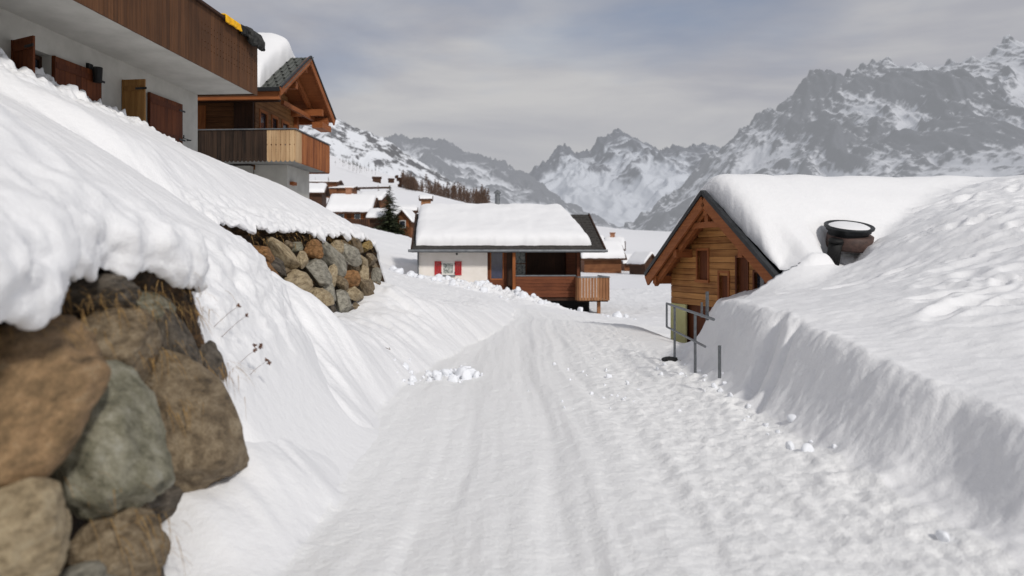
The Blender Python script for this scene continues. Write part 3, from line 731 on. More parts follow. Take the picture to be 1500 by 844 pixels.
# ================================================================== BUILDING HELPERS
def boards_panel(L, H, o, u, v, n, bw=.11, th=.025, gap=.006, notches=(), bottom=None, seed=0):
    """vertical boards along u; notches: list of (height, half size) diamonds cut into both edges"""
    mb = MB(); k = max(1, int(round(L/bw))); w = L/k
    rr = random.Random(seed)
    for i in range(k):
        a = i*w+gap/2; b = (i+1)*w-gap/2
        right = []; left = []
        for (hh, s) in sorted(notches):
            right += [(b, hh-s), (b-s*.75, hh), (b, hh+s)]; left += [(a, hh-s), (a+s*.75, hh), (a, hh+s)]
        poly = [(a, 0), (b, 0)] if not bottom else [(a, bottom), (a+w*.25, bottom*.15), (a+w*.5-gap/2, 0), (b-w*.25, bottom*.15), (b, bottom)]
        poly = poly+right+[(b, H), (a, H)]+left[::-1]
        j = rr.uniform(-.002,.002); oo = Vector(o)+Vector(n)*j
        mb.prism(poly, oo, u, v, n, th)
    return mb
def hboards(L, z0, z1, o, u, n, bh=.14, th=.03, gap=.008, clip=None, seed=0):
    """horizontal boards, u = along, clip(zmid)->(u0,u1)"""
    mb = MB(); k = max(1, int(round((z1-z0)/bh))); h = (z1-z0)/k; rr = random.Random(seed)
    for i in range(k):
        a = z0+i*h+gap/2; b = z0+(i+1)*h-gap/2
        segs = [(0, L)] if clip is None else clip((a+b)/2)
        for (u0, u1) in segs:
            if u1-u0 < .02: continue
            mb.prism([(u0,a),(u1,a),(u1,a+(b-a)*.5),(u1,b),(u0,b)], Vector(o)+Vector(n)*rr.uniform(-.003,.003), u, (0,0,1), n, th)
    return mb
def roof_snow_mesh(name, parent, sr, wr, roofz, T, mat, seed=0, n=(90,60), wob=.06, frame=None, sag=.04):
    """snow blanket over roofz(s,w) on [sr]x[wr] with rounded, slightly bulging edges. frame maps (s,w)->(x,y)"""
    def ease(m): 
        t = np.linspace(0,1,m); return .5-.5*np.cos(np.pi*t)*(1-.15*np.sin(np.pi*t)**2)
    a = ease(n[0]); b = ease(n[1]); A, B = np.meshgrid(a, b)
    S = sr[0]+(sr[1]-sr[0])*A; W = wr[0]+(wr[1]-wr[0])*B
    e = np.minimum(np.minimum(S-sr[0], sr[1]-S), np.minimum(W-wr[0], wr[1]-W))
    r = np.clip(e/(T*.9), 0, 1); th = T*np.sqrt(np.clip(1-(1-r)**2.2, 0, 1))
    cx, cw = (sr[0]+sr[1])/2, (wr[0]+wr[1])/2
    # wavy outline & bulge
    es = wob*fbm(S*1.3+seed, W*1.3, 3, 90+seed); ew = wob*fbm(S*1.3+9, W*1.3+seed, 3, 95+seed)
    bul = np.sin(np.pi*np.clip(r*1.3,0,1))*T*.16
    S2 = S+es+np.sign(S-cx)*bul*((np.minimum(S-sr[0], sr[1]-S)) <= e+1e-6); W2 = W+ew+np.sign(W-cw)*bul*((np.minimum(W-wr[0], wr[1]-W)) <= e+1e-6)
    Zz = roofz(S2, W2)+th*(1+.12*fbm(S*.9,W*.9,3,99+seed))-.015+sag*fbm(S*.5,W*.5,2,77+seed)*np.clip(r,0,1)
    if frame is None: XX, YY = S2, W2
    else: XX, YY = frame(S2, W2)
    return fast_mesh(name, np.stack([XX, YY, Zz], -1).reshape(-1, 3), grid_quads(n[1], n[0]), [mat], parent=parent)

RZ = -math.atan(.073)
# ================================================================== HOUSE 1 (white house, top left)
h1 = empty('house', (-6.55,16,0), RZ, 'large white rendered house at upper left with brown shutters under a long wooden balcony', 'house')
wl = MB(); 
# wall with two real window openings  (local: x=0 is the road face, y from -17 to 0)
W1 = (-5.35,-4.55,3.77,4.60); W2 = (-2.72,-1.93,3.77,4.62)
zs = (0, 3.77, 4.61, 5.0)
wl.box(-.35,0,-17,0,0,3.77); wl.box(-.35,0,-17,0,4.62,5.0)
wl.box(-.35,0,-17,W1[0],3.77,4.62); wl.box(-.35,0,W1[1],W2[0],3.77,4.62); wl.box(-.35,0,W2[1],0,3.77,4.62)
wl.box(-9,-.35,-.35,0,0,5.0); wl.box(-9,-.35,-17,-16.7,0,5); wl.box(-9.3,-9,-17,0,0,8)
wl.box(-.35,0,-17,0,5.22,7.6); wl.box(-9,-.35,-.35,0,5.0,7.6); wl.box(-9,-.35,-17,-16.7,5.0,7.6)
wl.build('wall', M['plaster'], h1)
MB().box(-.36,1.24,-17,.0,5.0,5.2).build('soffit', M['plaster'], h1)
bm_ = boards_panel(14.6, 1.08, (1.24,-17,4.97), (0,1,0), (0,0,1), (1,0,0), .12, .03, .004)
_b2 = boards_panel(2.4, 1.08, (1.24,-2.4,4.97), (0,1,0), (0,0,1), (1,0,0), .12, .03, .004, notches=((.36,.022),(.47,.022),(.66,.022),(.77,.022))); bm_.add(_b2.v, _b2.f)
bal = bm_.build('balcony', M['balcony_brown'], h1)
m = boards_panel(1.27, 1.08, (0,0.001,4.97), (1,0,0), (0,0,1), (0,1,0), .12, .03, .004); m.build('end_boards', M['balcony_brown'], bal)
MB().box(1.20,1.33,-17,.05,6.055,6.10).build('handrail', M['dark_wood'], bal)
m = MB()
for y in range(-16, 1, 2): m.box(1.16,1.235,y-.05,y+.03,5.2,6.05)
m.build('post', M['dark_wood'], bal)
for (y0, y1, z0, z1) in (W1, W2):
    fr = MB(); fr.box(-.20,-.14,y0,y0+.06,z0,z1).box(-.20,-.14,y1-.06,y1,z0,z1).box(-.20,-.14,y0+.06,y1-.06,z1-.06,z1).box(-.20,-.14,y0+.06,y1-.06,z0,z0+.06).box(-.20,-.14,(y0+y1)/2-.03,(y0+y1)/2+.03,z0+.06,z1-.06)
    wf = fr.build('window', M['dark_wood'], h1)
    MB().box(-.18,-.17,y0+.02,y1-.02,z0+.02,z1-.02).build('pane', M['glass_dark'], wf)
    MB().box(-.1,.06,y0-.05,y1+1.15,z0-.06,z0-.003).build('sill', M['concrete'], wf)
def shutter(parent, loc, rz, w, h, mat, name='shutter'):
    e = D.objects.new(name, None)
    mb = boards_panel(w, h, (0,0,0), (0,1,0), (0,0,1), (1,0,0), .13, .03, .004)
    mb.box(.031,.045,.04,w-.04,h*.15,h*.15+.09); mb.box(.031,.045,.04,w-.04,h*.8,h*.8+.09)
    mb.box(-.004,.05,0,.02,0,h); 
    D.objects.remove(e)
    o = mb.build(name, mat, parent); o.location = loc; o.rotation_euler = (0,0,rz)
    for q_ in (.17,.82): MB().box(.046,.056,w-.16,w+.05,h*q_,h*q_+.035).build('hinge', M['metal_dark'], o)
    return o
shutter(h1, (.015,W1[1]+.0,3.76), R(-2), 1.12, .86, M['shutter_brown'])
shutter(h1, (.02,W1[0]+.02,3.76), R(-115), .5, .86, M['shutter_brown'])
shutter(h1, (.015,W2[1]+.0,3.76), R(-2), 1.15, .88, M['shutter_brown'])
sh = shutter(h1, (.02,W2[0]+.02,3.68), R(-95), .42, 1.0, M['ochre_wood']); sh['label'] = 'ochre shutter standing open'
# wall lamp
lp = MB().box(.0,.05,-3.72,-3.60,4.50,4.72).tube((.05,-3.66,4.62),(.16,-3.66,4.62),.015).tube((.16,-3.66,4.42),(.16,-3.66,4.66),.065,.075,12).build('wall_lamp', M['black'], h1)
MB().tube((.0,-.75,3.98),(.09,-.75,3.98),.012).tube((.09,-.75,3.98),(.09,-.75,4.04),.012).tube((.0,-.45,3.98),(.09,-.45,3.98),.012).tube((.06,-.75,3.985),(.06,-.45,3.985),.008).build('wall_hook', M['metal_dark'], h1)
rf = MB().prism([(-9.8,7.5),(.9,7.6),(.9,7.8),(-4,9.6),(-9.8,7.7)], (0,-17.5,0), (1,0,0), (0,0,1), (0,1,0), 17.6).build('roof', M['roof_dark'], h1)
# cloth on the balcony rail
def cloth(name, mat, loc, rz, w, l1, l2, seed, label, cat, thick=.03, fold=.03):
    a = np.linspace(0,1,34); b = np.linspace(-1,1,44); Aa, Bb = np.meshgrid(a, b)
    s = Bb*np.where(Bb > 0, l1, l2); r = .05
    xx = np.where(np.abs(s) < r*1.5, r*1.25*np.sin(s/(r*1.5)*math.pi/2), np.sign(s)*r*1.25)
    zz = np.where(np.abs(s) < r*1.5, .03+.02*np.cos(s/(r*1.5)*math.pi/2), .03-(np.abs(s)-r*1.5))
    xx = xx+np.sign(s)*np.clip(np.abs(s)/.25,0,1)*(fold*(1+fbm(Aa*4, s*3+seed, 3, seed)*2.2))
    yy = (Aa-.5)*w*(1+.25*fbm(s*4+2, Aa, 2, seed+1))
    zz = zz-.04*np.abs(fbm(Aa*3, s*0+seed, 2, seed+2))*np.abs(Bb)
    co_ = np.stack([xx, yy, zz], -1).reshape(-1, 3)
    o = fast_mesh(name, co_, grid_quads(44, 34), [mat]); o.location = loc; o.rotation_euler = (0,0,rz)
    md = o.modifiers.new('solid', 'SOLIDIFY'); md.thickness = thick; md.offset = 0
    tag(o, label, cat); return o
def h1p(x, y, z): return h1.matrix_basis @ Vector((x, y, z)) if False else Vector((-6.55+x*math.cos(RZ)-y*math.sin(RZ), 16+x*math.sin(RZ)+y*math.cos(RZ), z))
cloth('yellow_cloth', M['yellow_cloth'], h1p(1.265,-1.28,6.10), RZ, .62, .20, .3, 3, 'bright yellow cloth draped over the balcony rail of the white house', 'cloth')
cloth('dark_jacket', M['dark_cloth'], h1p(1.27,-.32,6.12), RZ, .62, .34, .34, 8, 'charcoal jacket hung over the end of the balcony rail beside the yellow cloth', 'jacket', .09, .07)
cloth('black_glove', M['black'], h1p(1.27,-.80,6.10), RZ, .22, .22, .2, 14, 'small black glove between the yellow cloth and the charcoal jacket on the rail', 'glove', .05, .04)

# ================================================================== HOUSE 2 (wooden chalet behind)
h2 = empty('chalet', (-7.88,23.6,0), RZ, 'wooden chalet with metal roof and wraparound balcony, half dark and half new boards', 'chalet')
zE, zA, yE0, yE1 = 6.55, 8.12, -1.12, 4.05; yR = (yE0+yE1)/2; sl = (zA-zE)/(yR-yE0)
def rz2(y): return zA-sl*abs(y-yR)
# gable wall (local x=0) and side wall (local y=0)
cy0, cy1 = 0.0, 3.3
def clip2(z):
    zz = z+.12; half = (zA-.2-zz)/sl
    a = max(cy0, yR-half); b = min(cy1, yR+half)
    if b <= a: return []
    segs = [(a, b)]
    if 4.6 < z < 6.28:   # door + window openings
        out = []; cur = a
        for (o0, o1) in ((.28,.95),(1.25,1.85),(2.15,2.85)):
            out.append((cur, o0)); cur = o1
        out.append((cur, b)); segs = out
    return segs
lw = hboards(3.3, 4.3, 8.0, (-.04,0,0), (0,1,0), (1,0,0), .15, .04, .010, clip=clip2); lw.build('gable_wall', M['log_y'], h2)
MB().box(-.30,-.05,.05,3.25,4.2,6.9).build('inner_wall', M['dark_wood'], h2)
m = MB()
for (o0, o1) in ((.28,.95),(1.25,1.85),(2.15,2.85)):
    m = MB().box(-.03,.02,o0,o0+.09,4.6,6.25).box(-.03,.02,o1-.09,o1,4.6,6.25).box(-.03,.02,o0+.09,o1-.09,6.16,6.25)
    d_ = m.build('door', M['orange_wood'], h2)
    MB().box(-.045,-.035,o0+.09,o1-.09,4.75,6.16).build('pane', M['glass_dark'], d_)
sw = hboards(7, 4.3, 6.6, (-7,.0,0), (1,0,0), (0,-1,0), .17, .035, .010); sw.build('side_wall', M['log_x'], h2)
MB().box(-7.2,-.31,.01,3.3,.5,6.5).build('core_wall', M['dark_wood'], h2)
shp = boards_panel(.62, 1.75, (-2.18,-.037,4.55), (1,0,0), (0,0,1), (0,-1,0), .155, .03, .004).build('shutter', M['orange_wood'], h2)
m = MB().box(-.62,-.02,-.16,-.04,4.4,6.5).build('corner_post', M['dark_wood'], h2)
m = MB().box(-.04,.12,3.3,3.5,4.4,6.55).build('bracket_post', M['orange_beam_x'], h2)
# roof
def slab(y0, y1, x0, x1, th, lift=0):
    mb = MB(); z0, z1 = rz2(y0)+lift, rz2(y1)+lift
    mb.add([(x0,y0,z0),(x1,y0,z0),(x1,y1,z1),(x0,y1,z1),(x0,y0,z0-th),(x1,y0,z0-th),(x1,y1,z1-th),(x0,y1,z1-th)], [(0,1,2,3),(7,6,5,4),(0,4,5,1),(1,5,6,2),(2,6,7,3),(3,7,4,0)])
    return mb
rf = slab(yE0, yR, -7.6, 1.20, .07)
mb2 = slab(yR, yE1, -7.6, 1.20, .07); rf.add(mb2.v, mb2.f)
rf = rf.build('roof', M['roof_metal'], h2)
ud = slab(yE0+.03, yR, -7.55, 1.15, .05, -.075); mb2 = slab(yR, yE1-.03, -7.55, 1.15, .05, -.075); ud.add(mb2.v, mb2.f)
ud.build('roof_boards', M['orange_beam_x'], h2)
# snow guards: rows of little hooks on the bare metal
sg = MB()
for r_ in range(9):
    y = yE0+.2+r_*.27; 
    for k in range(9):
        x = -1.2+k*.28+(r_ % 2)*.14; z = rz2(y)
        sg.box(x-.03,x+.03,y-.012,y+.012,z-.002,z+.045)
tag(sg.build('snow_guards', M['black'], rf), kind='stuff')
sm_ = MB()
for k in range(0, 22): x = -1.6+k*.14; sm_.bar((x,yE0,rz2(yE0)+.006),(x,yR,zA+.006),.012,.02)
sm_.build('standing_seam', M['roof_metal'], rf)
m = MB().bar((1.21,yE0-.03,zE-.10),(1.21,yR,zA-.085),.05,.24,(0,0,1)).bar((1.21,yR,zA-.085),(1.21,yE1+.03,zE-.10),.05,.24,(0,0,1)); m.build('bargeboard', M['orange_beam_y'], h2)
m = MB().bar((1.24,yE0-.05,zE+.03),(1.24,yR,zA+.035),.06,.05).bar((1.24,yR,zA+.035),(1.24,yE1+.05,zE+.03),.06,.05); m.build('verge_flashing', M['metal_dark'], h2)
m = MB().box(-7.6,1.22,yE0-.10,yE0-.01,zE-.09,zE+.02); m.build('gutter', M['metal_dark'], h2)
m = MB().box(-7.5,1.16,yE0+.05,yE0+.17,zE-.30,zE-.10); m.build('eave_beam', M['orange_beam_x'], h2)
m = MB().box(-7.5,.9,-.45,-.28,6.32,6.50); m.build('side_purlin', M['dark_wood'], h2)
for i, (y, z) in enumerate(((yR,zA-.36),(.55,7.02),(3.1,6.74-.10),(yE1-.35,6.45))):
    MB().box(-.2,1.1,y-.09,y+.09,z-.12,z+.10).build('purlin', M['orange_beam_x'], h2)
MB().box(.75,1.12,3.0,4.0,6.10,6.30).build('purlin', M['orange_beam_y'], h2)
m = MB().bar((.62,yR,zA-.42),(.62,.7,6.85),.10,.16).bar((.62,yR,zA-.42),(.62,3.4,6.70),.10,.16); m.build('rafter', M['orange_beam_y'], h2)
m = MB().box(.57,.67,.6,3.9,6.42,6.56); m.build('tie_beam', M['orange_beam_y'], h2)
# snow on the roof of chalet 2 (near slope, piled away from the gable end)
def rz2n(S, W): return zA-sl*np.abs(W-yR)+.0
def fr2(S, W): return S-.55*(W-yR)*-1*.45, W
o = roof_snow_mesh('roof_snow', h2, (-7.6,.55), (yE0+.03, 3.4), rz2n, .85, M['snow_roof'], 1)
# balcony of chalet 2
Lx0, Lx1, by0, by1 = -4.0, 1.59, -1.0, 2.25; bz0, bz1 = 4.42, 5.36
bal = boards_panel(.76-Lx0, .93, (Lx0,by0,bz0), (1,0,0), (0,0,1), (0,-1,0), .125, .025, .006, notches=((.10,.018),), bottom=.05).build('balcony', M['black_wood'], h2)
nb = boards_panel(Lx1-.76, .93, (.765,by0,bz0), (1,0,0), (0,0,1), (0,-1,0), .14, .025, .008, notches=((.30,.012),(.36,.012),(.50,.030),(.64,.012),(.72,.012)), bottom=.05).build('new_boards', M['new_wood'], bal); nb['label'] = 'pale new balcony boards with diamond cut-outs'
nb = boards_panel(.55, .93, (Lx1,by0,bz0), (0,1,0), (0,0,1), (1,0,0), .14, .025, .006, bottom=.05).build('corner_boards', M['new_wood'], bal)
nb = boards_panel(by1-by0-.555, .93, (Lx1,by0+.555,bz0), (0,1,0), (0,0,1), (1,0,0), .14, .025, .006, bottom=.05).build('side_boards', M['orange_wood'], bal); nb['label'] = 'orange-brown side boards of the balcony'
nb = boards_panel(Lx1, .93, (0,by1+.002,bz0), (1,0,0), (0,0,1), (0,1,0), .14, .025, .006).build('rear_boards', M['orange_wood'], bal)
MB().box(Lx0,Lx1+.06,by0-.06,by0+.03,bz1+.005,bz1+.035).box(Lx1-.02,Lx1+.06,by0+.031,by1+.03,bz1+.005,bz1+.035).build('handrail', M['gutter'], bal)
MB().box(-7,Lx1-.03,by0+.03,-.04,4.46,4.62).box(-.3,Lx1-.03,-.041,by1-.03,4.462,4.618).build('floor_slab', M['concrete'], h2)
m = boards_panel(.35,.93,(0,by0+.045,bz0),(1,0,0),(0,0,1),(0,1,0)) ; 
MB().box(-.04,1.0,-.02,2.0,1.5,4.455).box(-7.15,-.05,-.30,-.05,1.5,4.40).build('basement_wall', M['plaster'], h2)
MB().box(1.0,1.12,.2,.5,3.86,3.96).box(-.3,-.1,-.55,-.31,3.9,4.02).build('beam_end', M['orange_beam_x'], h2)

# ================================================================== COTTAGE (white with red shutters)
ctz = 0.0; CRZ = math.atan(.075)
ct = empty('cottage', (-4.42,36.0,0), CRZ, 'small white cottage with red shutters and a thick snow blanket on its dark roof', 'cottage')
wz1 = 1.98
def cw_(x): return x
# openings: window x 1.18..1.72 , z .78..1.38
m = MB(); m.box(0,1.12,0,.3,-1.4,wz1).box(1.72,3.27,0,.3,-1.4,wz1).box(1.12,1.72,0,.3,-1.4,.80).box(1.12,1.72,0,.3,1.42,wz1).box(-.003,.3,.3,6.5,-1.4,wz1+.2).box(2.9,3.2,.31,6.4,-1.4,wz1)
m.add([(0.0,.31,wz1),(0.0,6.5,wz1),(0.0,3.6,3.9),(.3,.31,wz1),(.3,6.5,wz1),(.3,3.6,3.9)], [(0,2,1),(3,4,5),(0,3,5,2),(2,5,4,1)])
m.build('wall', M['plaster_cream'], ct)
m = MB(); a, b, c, d = 1.12, 1.72, .80, 1.42
m.box(a,a+.07,-.02,.06,c,d).box(b-.07,b,-.02,.06,c,d).box(a+.07,b-.07,-.02,.06,d-.07,d).box(a+.07,b-.07,-.02,.06,c,c+.07)
wn = m.build('window', M['white_paint'], ct); MB().box(a+.06,b-.06,.02,.03,c+.06,d-.06).build('pane', M['curtain'], wn)
MB().box(a-.04,b+.04,-.07,.02,c-.07,c-.003).build('sill', M['gutter'], wn)
for x0 in (a-.33, b+.02):
    m = MB().box(x0,x0+.05,-.045,-.005,c-.01,d+.02).box(x0+.26,x0+.31,-.045,-.005,c-.01,d+.02).box(x0+.05,x0+.26,-.045,-.005,d-.05,d+.02).box(x0+.05,x0+.26,-.045,-.005,c-.01,c+.05)
    s_ = m.build('shutter', M['red_paint'], ct); pm = MB()
    for k in range(9): z = c+.06+k*.057; pm.box(x0+.05,x0+.26,-.038,-.012,z,z+.035,rot=Matrix.Rotation(R(25),3,'X'))
    pm.build('slat', M['red_paint'], s_)
    for zq in (c+.08, d-.12): MB().box(x0+(.29 if x0 < 1 else -.03),x0+(.34 if x0 < 1 else .02),-.055,-.046,zq,zq+.05).build('hinge', M['black'], s_)
MB().tube((1.83,-.03,1.78),(1.83,.01,1.78),.05,n=14).build('vent', M['black'], ct)
# recessed door
m = MB().box(3.28,3.40,.25,.30,-.35,wz1).box(4.06,4.20,.25,.30,-.35,wz1).box(3.40,4.06,.25,.30,-.30,.56)
dr = m.build('door', M['brown_x'], ct); MB().box(3.40,4.06,.27,.29,.56,wz1).build('pane', M['glass_blue'], dr)
MB().box(3.40,3.46,.22,.249,.58,wz1).box(4.0,4.06,.22,.249,.58,wz1).box(3.46,4.0,.22,.249,.56,.62).build('frame', M['orange_beam_x'], dr)
hb = hboards(.70,-.30,.56,(3.40,.249,0),(1,0,0),(0,-1,0),.14,.02,.01); hb.build('panel', M['brown_x'], dr)
MB().box(3.28,4.35,-.35,.24,-.45,-.31).box(3.28,4.35,-.65,-.351,-.6,-.46).build('step', M['concrete'], ct)
m = MB().box(4.20,4.45,.2,.32,-.9,wz1).build('door_post', M['dark_wood'], ct)
m = MB().box(4.42,4.56,-.55,-.42,-.9,wz1-.03).build('porch_post', M['orange_wood'], ct)
# terrace: back wall, window, low front parapet, pale balcony corner
MB().box(4.45,7.65,1.5,1.7,-.9,wz1+.4).box(3.3,4.45,.33,.5,-.9,wz1+.3).build('terrace_wall', M['dark_wood'], ct)
w_ = MB().box(4.65,4.71,1.40,1.49,.62,wz1).box(5.2,5.26,1.40,1.49,.62,wz1).box(4.71,5.2,1.40,1.49,1.3,1.34).build('window', M['brown_x'], ct); MB().box(4.71,5.2,1.45,1.46,.62,wz1).build('pane', M['curtain'], w_)
hb = hboards(2.85,-.24,.74,(4.57,-.50,0),(1,0,0),(0,-1,0),.17,.04,.012); tr = hb.build('terrace_parapet', M['brown_x'], ct)
MB().box(4.57,7.40,-.56,-.44,.745,.80).build('handrail', M['gutter'], tr)
pb = boards_panel(1.38, 1.05, (7.42,-1.25,-.36), (1,0,0), (0,0,1), (0,-1,0), .14, .03, .02).build('balcony', M['tan_boards'], ct)
sb_ = boards_panel(2.6, 1.05, (7.40,-1.25,-.36), (0,1,0), (0,0,1), (-1,0,0), .14, .03, .02); m2_ = boards_panel(2.6,1.05,(8.82,-1.25,-.36),(0,1,0),(0,0,1),(1,0,0),.14,.03,.02); sb_.add(m2_.v,m2_.f); sb_.build('side_boards', M['tan_boards'], pb)
MB().box(7.36,8.86,-1.32,-1.20,.70,.75).box(7.36,7.44,-1.199,1.4,.70,.75).box(8.78,8.86,-1.199,1.4,.70,.75).build('handrail', M['gutter'], pb)
MB().box(4.57,7.39,-.46,1.5,-.40,-.26).box(7.39,8.80,-1.2,1.5,-.42,-.37).build('terrace_floor', M['dark_wood'], ct)
MB().box(8.35,8.50,-.9,-.75,-2.2,-.43).build('post', M['tan_boards'], ct)
MB().box(4.6,8.2,.4,.7,-2.2,-.42).build('terrace_base', M['black'], ct)
MB().box(7.55,7.68,.1,.25,-.3,wz1+.1).box(7.2,7.65,1.2,1.49,-.3,wz1+.3).build('post', M['brown_x'], ct)
MB().box(3.25,8.0,1.71,6.4,-1.6,wz1+.1).build('rear_wall', M['hut_dark'], ct)
# roof: eave at y=-.75, ridge y=3.6
ey, ry, ez, rzz = -.75, 3.7, 1.98, 3.88
def rzc(y): return ez+(rzz-ez)*(1-np.abs(y-ry)/(ry-ey))
x0, x1 = -.25, 8.75
m = MB(); th = .13
for (ya, yb) in ((ey, ry), (ry, 2*ry-ey)):
    za, zb = float(rzc(ya)), float(rzc(yb))
    m.add([(x0,ya,za),(x1,ya,za),(x1,yb,zb),(x0,yb,zb),(x0,ya,za-th),(x1,ya,za-th),(x1,yb,zb-th),(x0,yb,zb-th)], [(0,1,2,3),(7,6,5,4),(0,4,5,1),(1,5,6,2),(2,6,7,3),(3,7,4,0)])
rf = m.build('roof', M['roof_dark'], ct)
m = MB(); rr = random.Random(4)
for r_ in range(14):
    y = ey+.02+r_*.33; yb = y+.36
    if yb > ry: break
    for k in range(44):
        xa = x0+k*.205; z = float(rzc(y))
        m.add([(xa+.004,y,z+.03),(xa+.2,y,z+.03+rr.uniform(-.006,.006)),(xa+.2,yb,float(rzc(yb))+.012),(xa+.004,yb,float(rzc(yb))+.012),(xa+.004,y,z+.005),(xa+.2,y,z+.005)], [(0,1,2,3),(0,4,5,1)])
m.build('shingles', M['roof_dark'], rf)
m = MB().tube((x0-.15,ey-.06,ez-.05),(x1+.1,ey-.06,ez-.05),.065,n=12); m.build('gutter', M['gutter'], ct)
m = MB().bar((x0+.0,ey,ez-.02),(x0,ry,rzz-.02),.07,.20).bar((x1,ey,ez-.02),(x1,ry,rzz-.02),.07,.20); m.build('bargeboard', M['dark_wood'], ct)
MB().tube((0.02,-.06,-1),(0.02,-.06,wz1-.1),.04,n=10).build('downpipe', M['gutter'], ct)
roof_snow_mesh('roof_snow', ct, (-.10,8.25), (ey+.42, 5.9), lambda S, W: rzc(W)+.02, .56, M['snow_roof'], 3, n=(150,80), wob=.08, frame=lambda S, W: (S-.17*np.maximum(0,W-ey)*(S/8)**3, W))
ch = MB().tube((3.95,3.7,3.7),(3.95,3.7,4.92),.13,n=16).build('chimney', M['gutter'], ct)
MB().tube((3.95,3.7,4.95),(3.95,3.7,5.02),.19,.19,16).tube((3.95,3.7,5.02),(3.95,3.7,5.16),.17,.02,16).tube((3.85,3.6,4.85),(3.85,3.6,5.0),.012).tube((4.05,3.6,4.85),(4.05,3.6,5.0),.012).build('chimney_cap', M['gutter'], ch)

# ================================================================== RIGHT CHALET
ang = math.atan2(CR[1], CR[0])
rc = empty('chalet', (CA[0], CA[1], 0), ang, 'gabled log chalet right of the road, half buried by the snow field', 'chalet')
# local: +x = ridge direction (s), +y = -w ;  gable (open verge) at s=0, wall at s=.9
gs = .46; hw = 2.05
holes = [(.52,.92,1.13,1.76),(-.22,.09,-.4,1.29),(-.86,-.525,-.4,1.6),(-1.40,-1.10,.95,1.32)]
def clipc(z):
    half = min(hw, (CAPEX-.14-z)/CSL)
    if half <= 0: return []
    segs = [(-half, half)]
    for (a, b, c, d) in holes:
        if c < z < d:
            out = []
            for (p, q_) in segs:
                if b <= p or a >= q_: out.append((p, q_))
                else: out += [(p, a), (b, q_)]
            segs = out
    return segs
lw = hboards(0, .56, 2.85, (gs,0,0), (0,1,0), (-1,0,0), .135, .05, .010, clip=clipc, seed=3); lw.build('log_wall', M['log_gold'], rc)
MB().box(gs+.06,gs+.2,-hw+.02,hw-.02,-.5,1.35).prism([(-hw+.02,1.35),(hw-.02,1.35),(0,2.68)], (gs+.06,0,0), (0,1,0), (0,0,1), (1,0,0), .1).build('inner_wall', M['shutter_brown'], rc)
sd = hboards(7.5, -.3, 1.3, (gs,hw,0), (1,0,0), (0,1,0), .135, .05, .01); sd.build('side_wall', M['log_x'], rc)
for i, (a, b, c, d) in enumerate(holes):
    nm = 'window' if i in (0, 3) else 'door'
    m = MB().box(gs-.07,gs-.01,a-.05,a,c,d+.05).box(gs-.07,gs-.01,b,b+.05,c,d+.05).box(gs-.07,gs-.01,a,b,d,d+.05)
    if nm == 'window': m.box(gs-.09,gs-.01,a-.06,b+.06,c-.06,c)
    f_ = m.build(nm, M['orange_beam_y'] if i < 2 else M['shutter_brown'], rc)
    MB().box(gs+.0,gs+.02,a,b,c,d).build('pane' if i in (0, 3) else 'leaf', M['shutter_brown'] if i < 3 else M['glass_dark'], f_)
# roof slabs
m = MB(); th = .08
for sgn in (1, -1):
    ye, ze = sgn*(CHALF+.02), CEAVE-.015
    m.add([(0,ye,ze),(CLEN,ye,ze),(CLEN,0,CAPEX),(0,0,CAPEX),(0,ye,ze-th),(CLEN,ye,ze-th),(CLEN,0,CAPEX-th),(0,0,CAPEX-th)], [(0,1,2,3),(7,6,5,4),(0,4,5,1),(1,5,6,2),(2,6,7,3),(3,7,4,0)])
m.build('roof', M['metal_dark'], rc)
m = MB()
for sgn in (1, -1):
    ye, ze = sgn*(CHALF-.02), CEAVE-.08
    m.add([(.03,ye,ze-.01),(CLEN-.1,ye,ze-.01),(CLEN-.1,0,CAPEX-.095),(.03,0,CAPEX-.095),(.03,ye,ze-.05),(CLEN-.1,ye,ze-.05),(CLEN-.1,0,CAPEX-.135),(.03,0,CAPEX-.135)], [(0,1,2,3),(7,6,5,4),(0,4,5,1),(1,5,6,2),(2,6,7,3),(3,7,4,0)])
m.build('roof_boards', M['orange_beam_x'], rc)
m = MB()
for sgn in (1, -1): m.bar((-.03,sgn*(CHALF+.03),CEAVE-.14),(-.03,0,CAPEX-.13),.05,.24)
m.build('bargeboard', M['orange_beam_y'], rc)
m = MB()
for sgn in (1, -1): m.bar((.10,sgn*(CHALF-.15),CEAVE-.20),(.10,0,CAPEX-.26),.09,.14)
m.build('rafter', M['orange_beam_y'], rc)
m = MB()
for sgn in (1, -1): m.bar((-.04,sgn*(CHALF+.05),CEAVE+.01),(-.04,0,CAPEX+.055),.10,.08)
m.build('verge_flashing', M['metal_dark'], rc)
for (y, z) in ((0,CAPEX-.34),(1.2,CAPEX-.34-1.2*CSL),(-1.2,CAPEX-.34-1.2*CSL),(2.1,CAPEX-.3-2.1*CSL)):
    MB().box(-.0,gs+.1,y-.07,y+.07,z-.09,z+.09).build('purlin', M['orange_beam_x'], rc)
MB().box(.03,.12,-.55,.55,2.22,2.34).box(.03,.12,-.06,.06,2.341,2.72).build('king_truss', M['orange_beam_y'], rc)
MB().box(gs-.02,gs+.5,hw-.0,hw+.03,-.6,.62).box(gs-.045,gs-.003,hw-.62,hw+.03,-.6,.555).build('foundation_panel', M['yellow_board'], rc)
MB().box(gs+.25,CLEN-.1,-hw,hw-.06,-.6,1.2).build('core_wall', M['black'], rc)
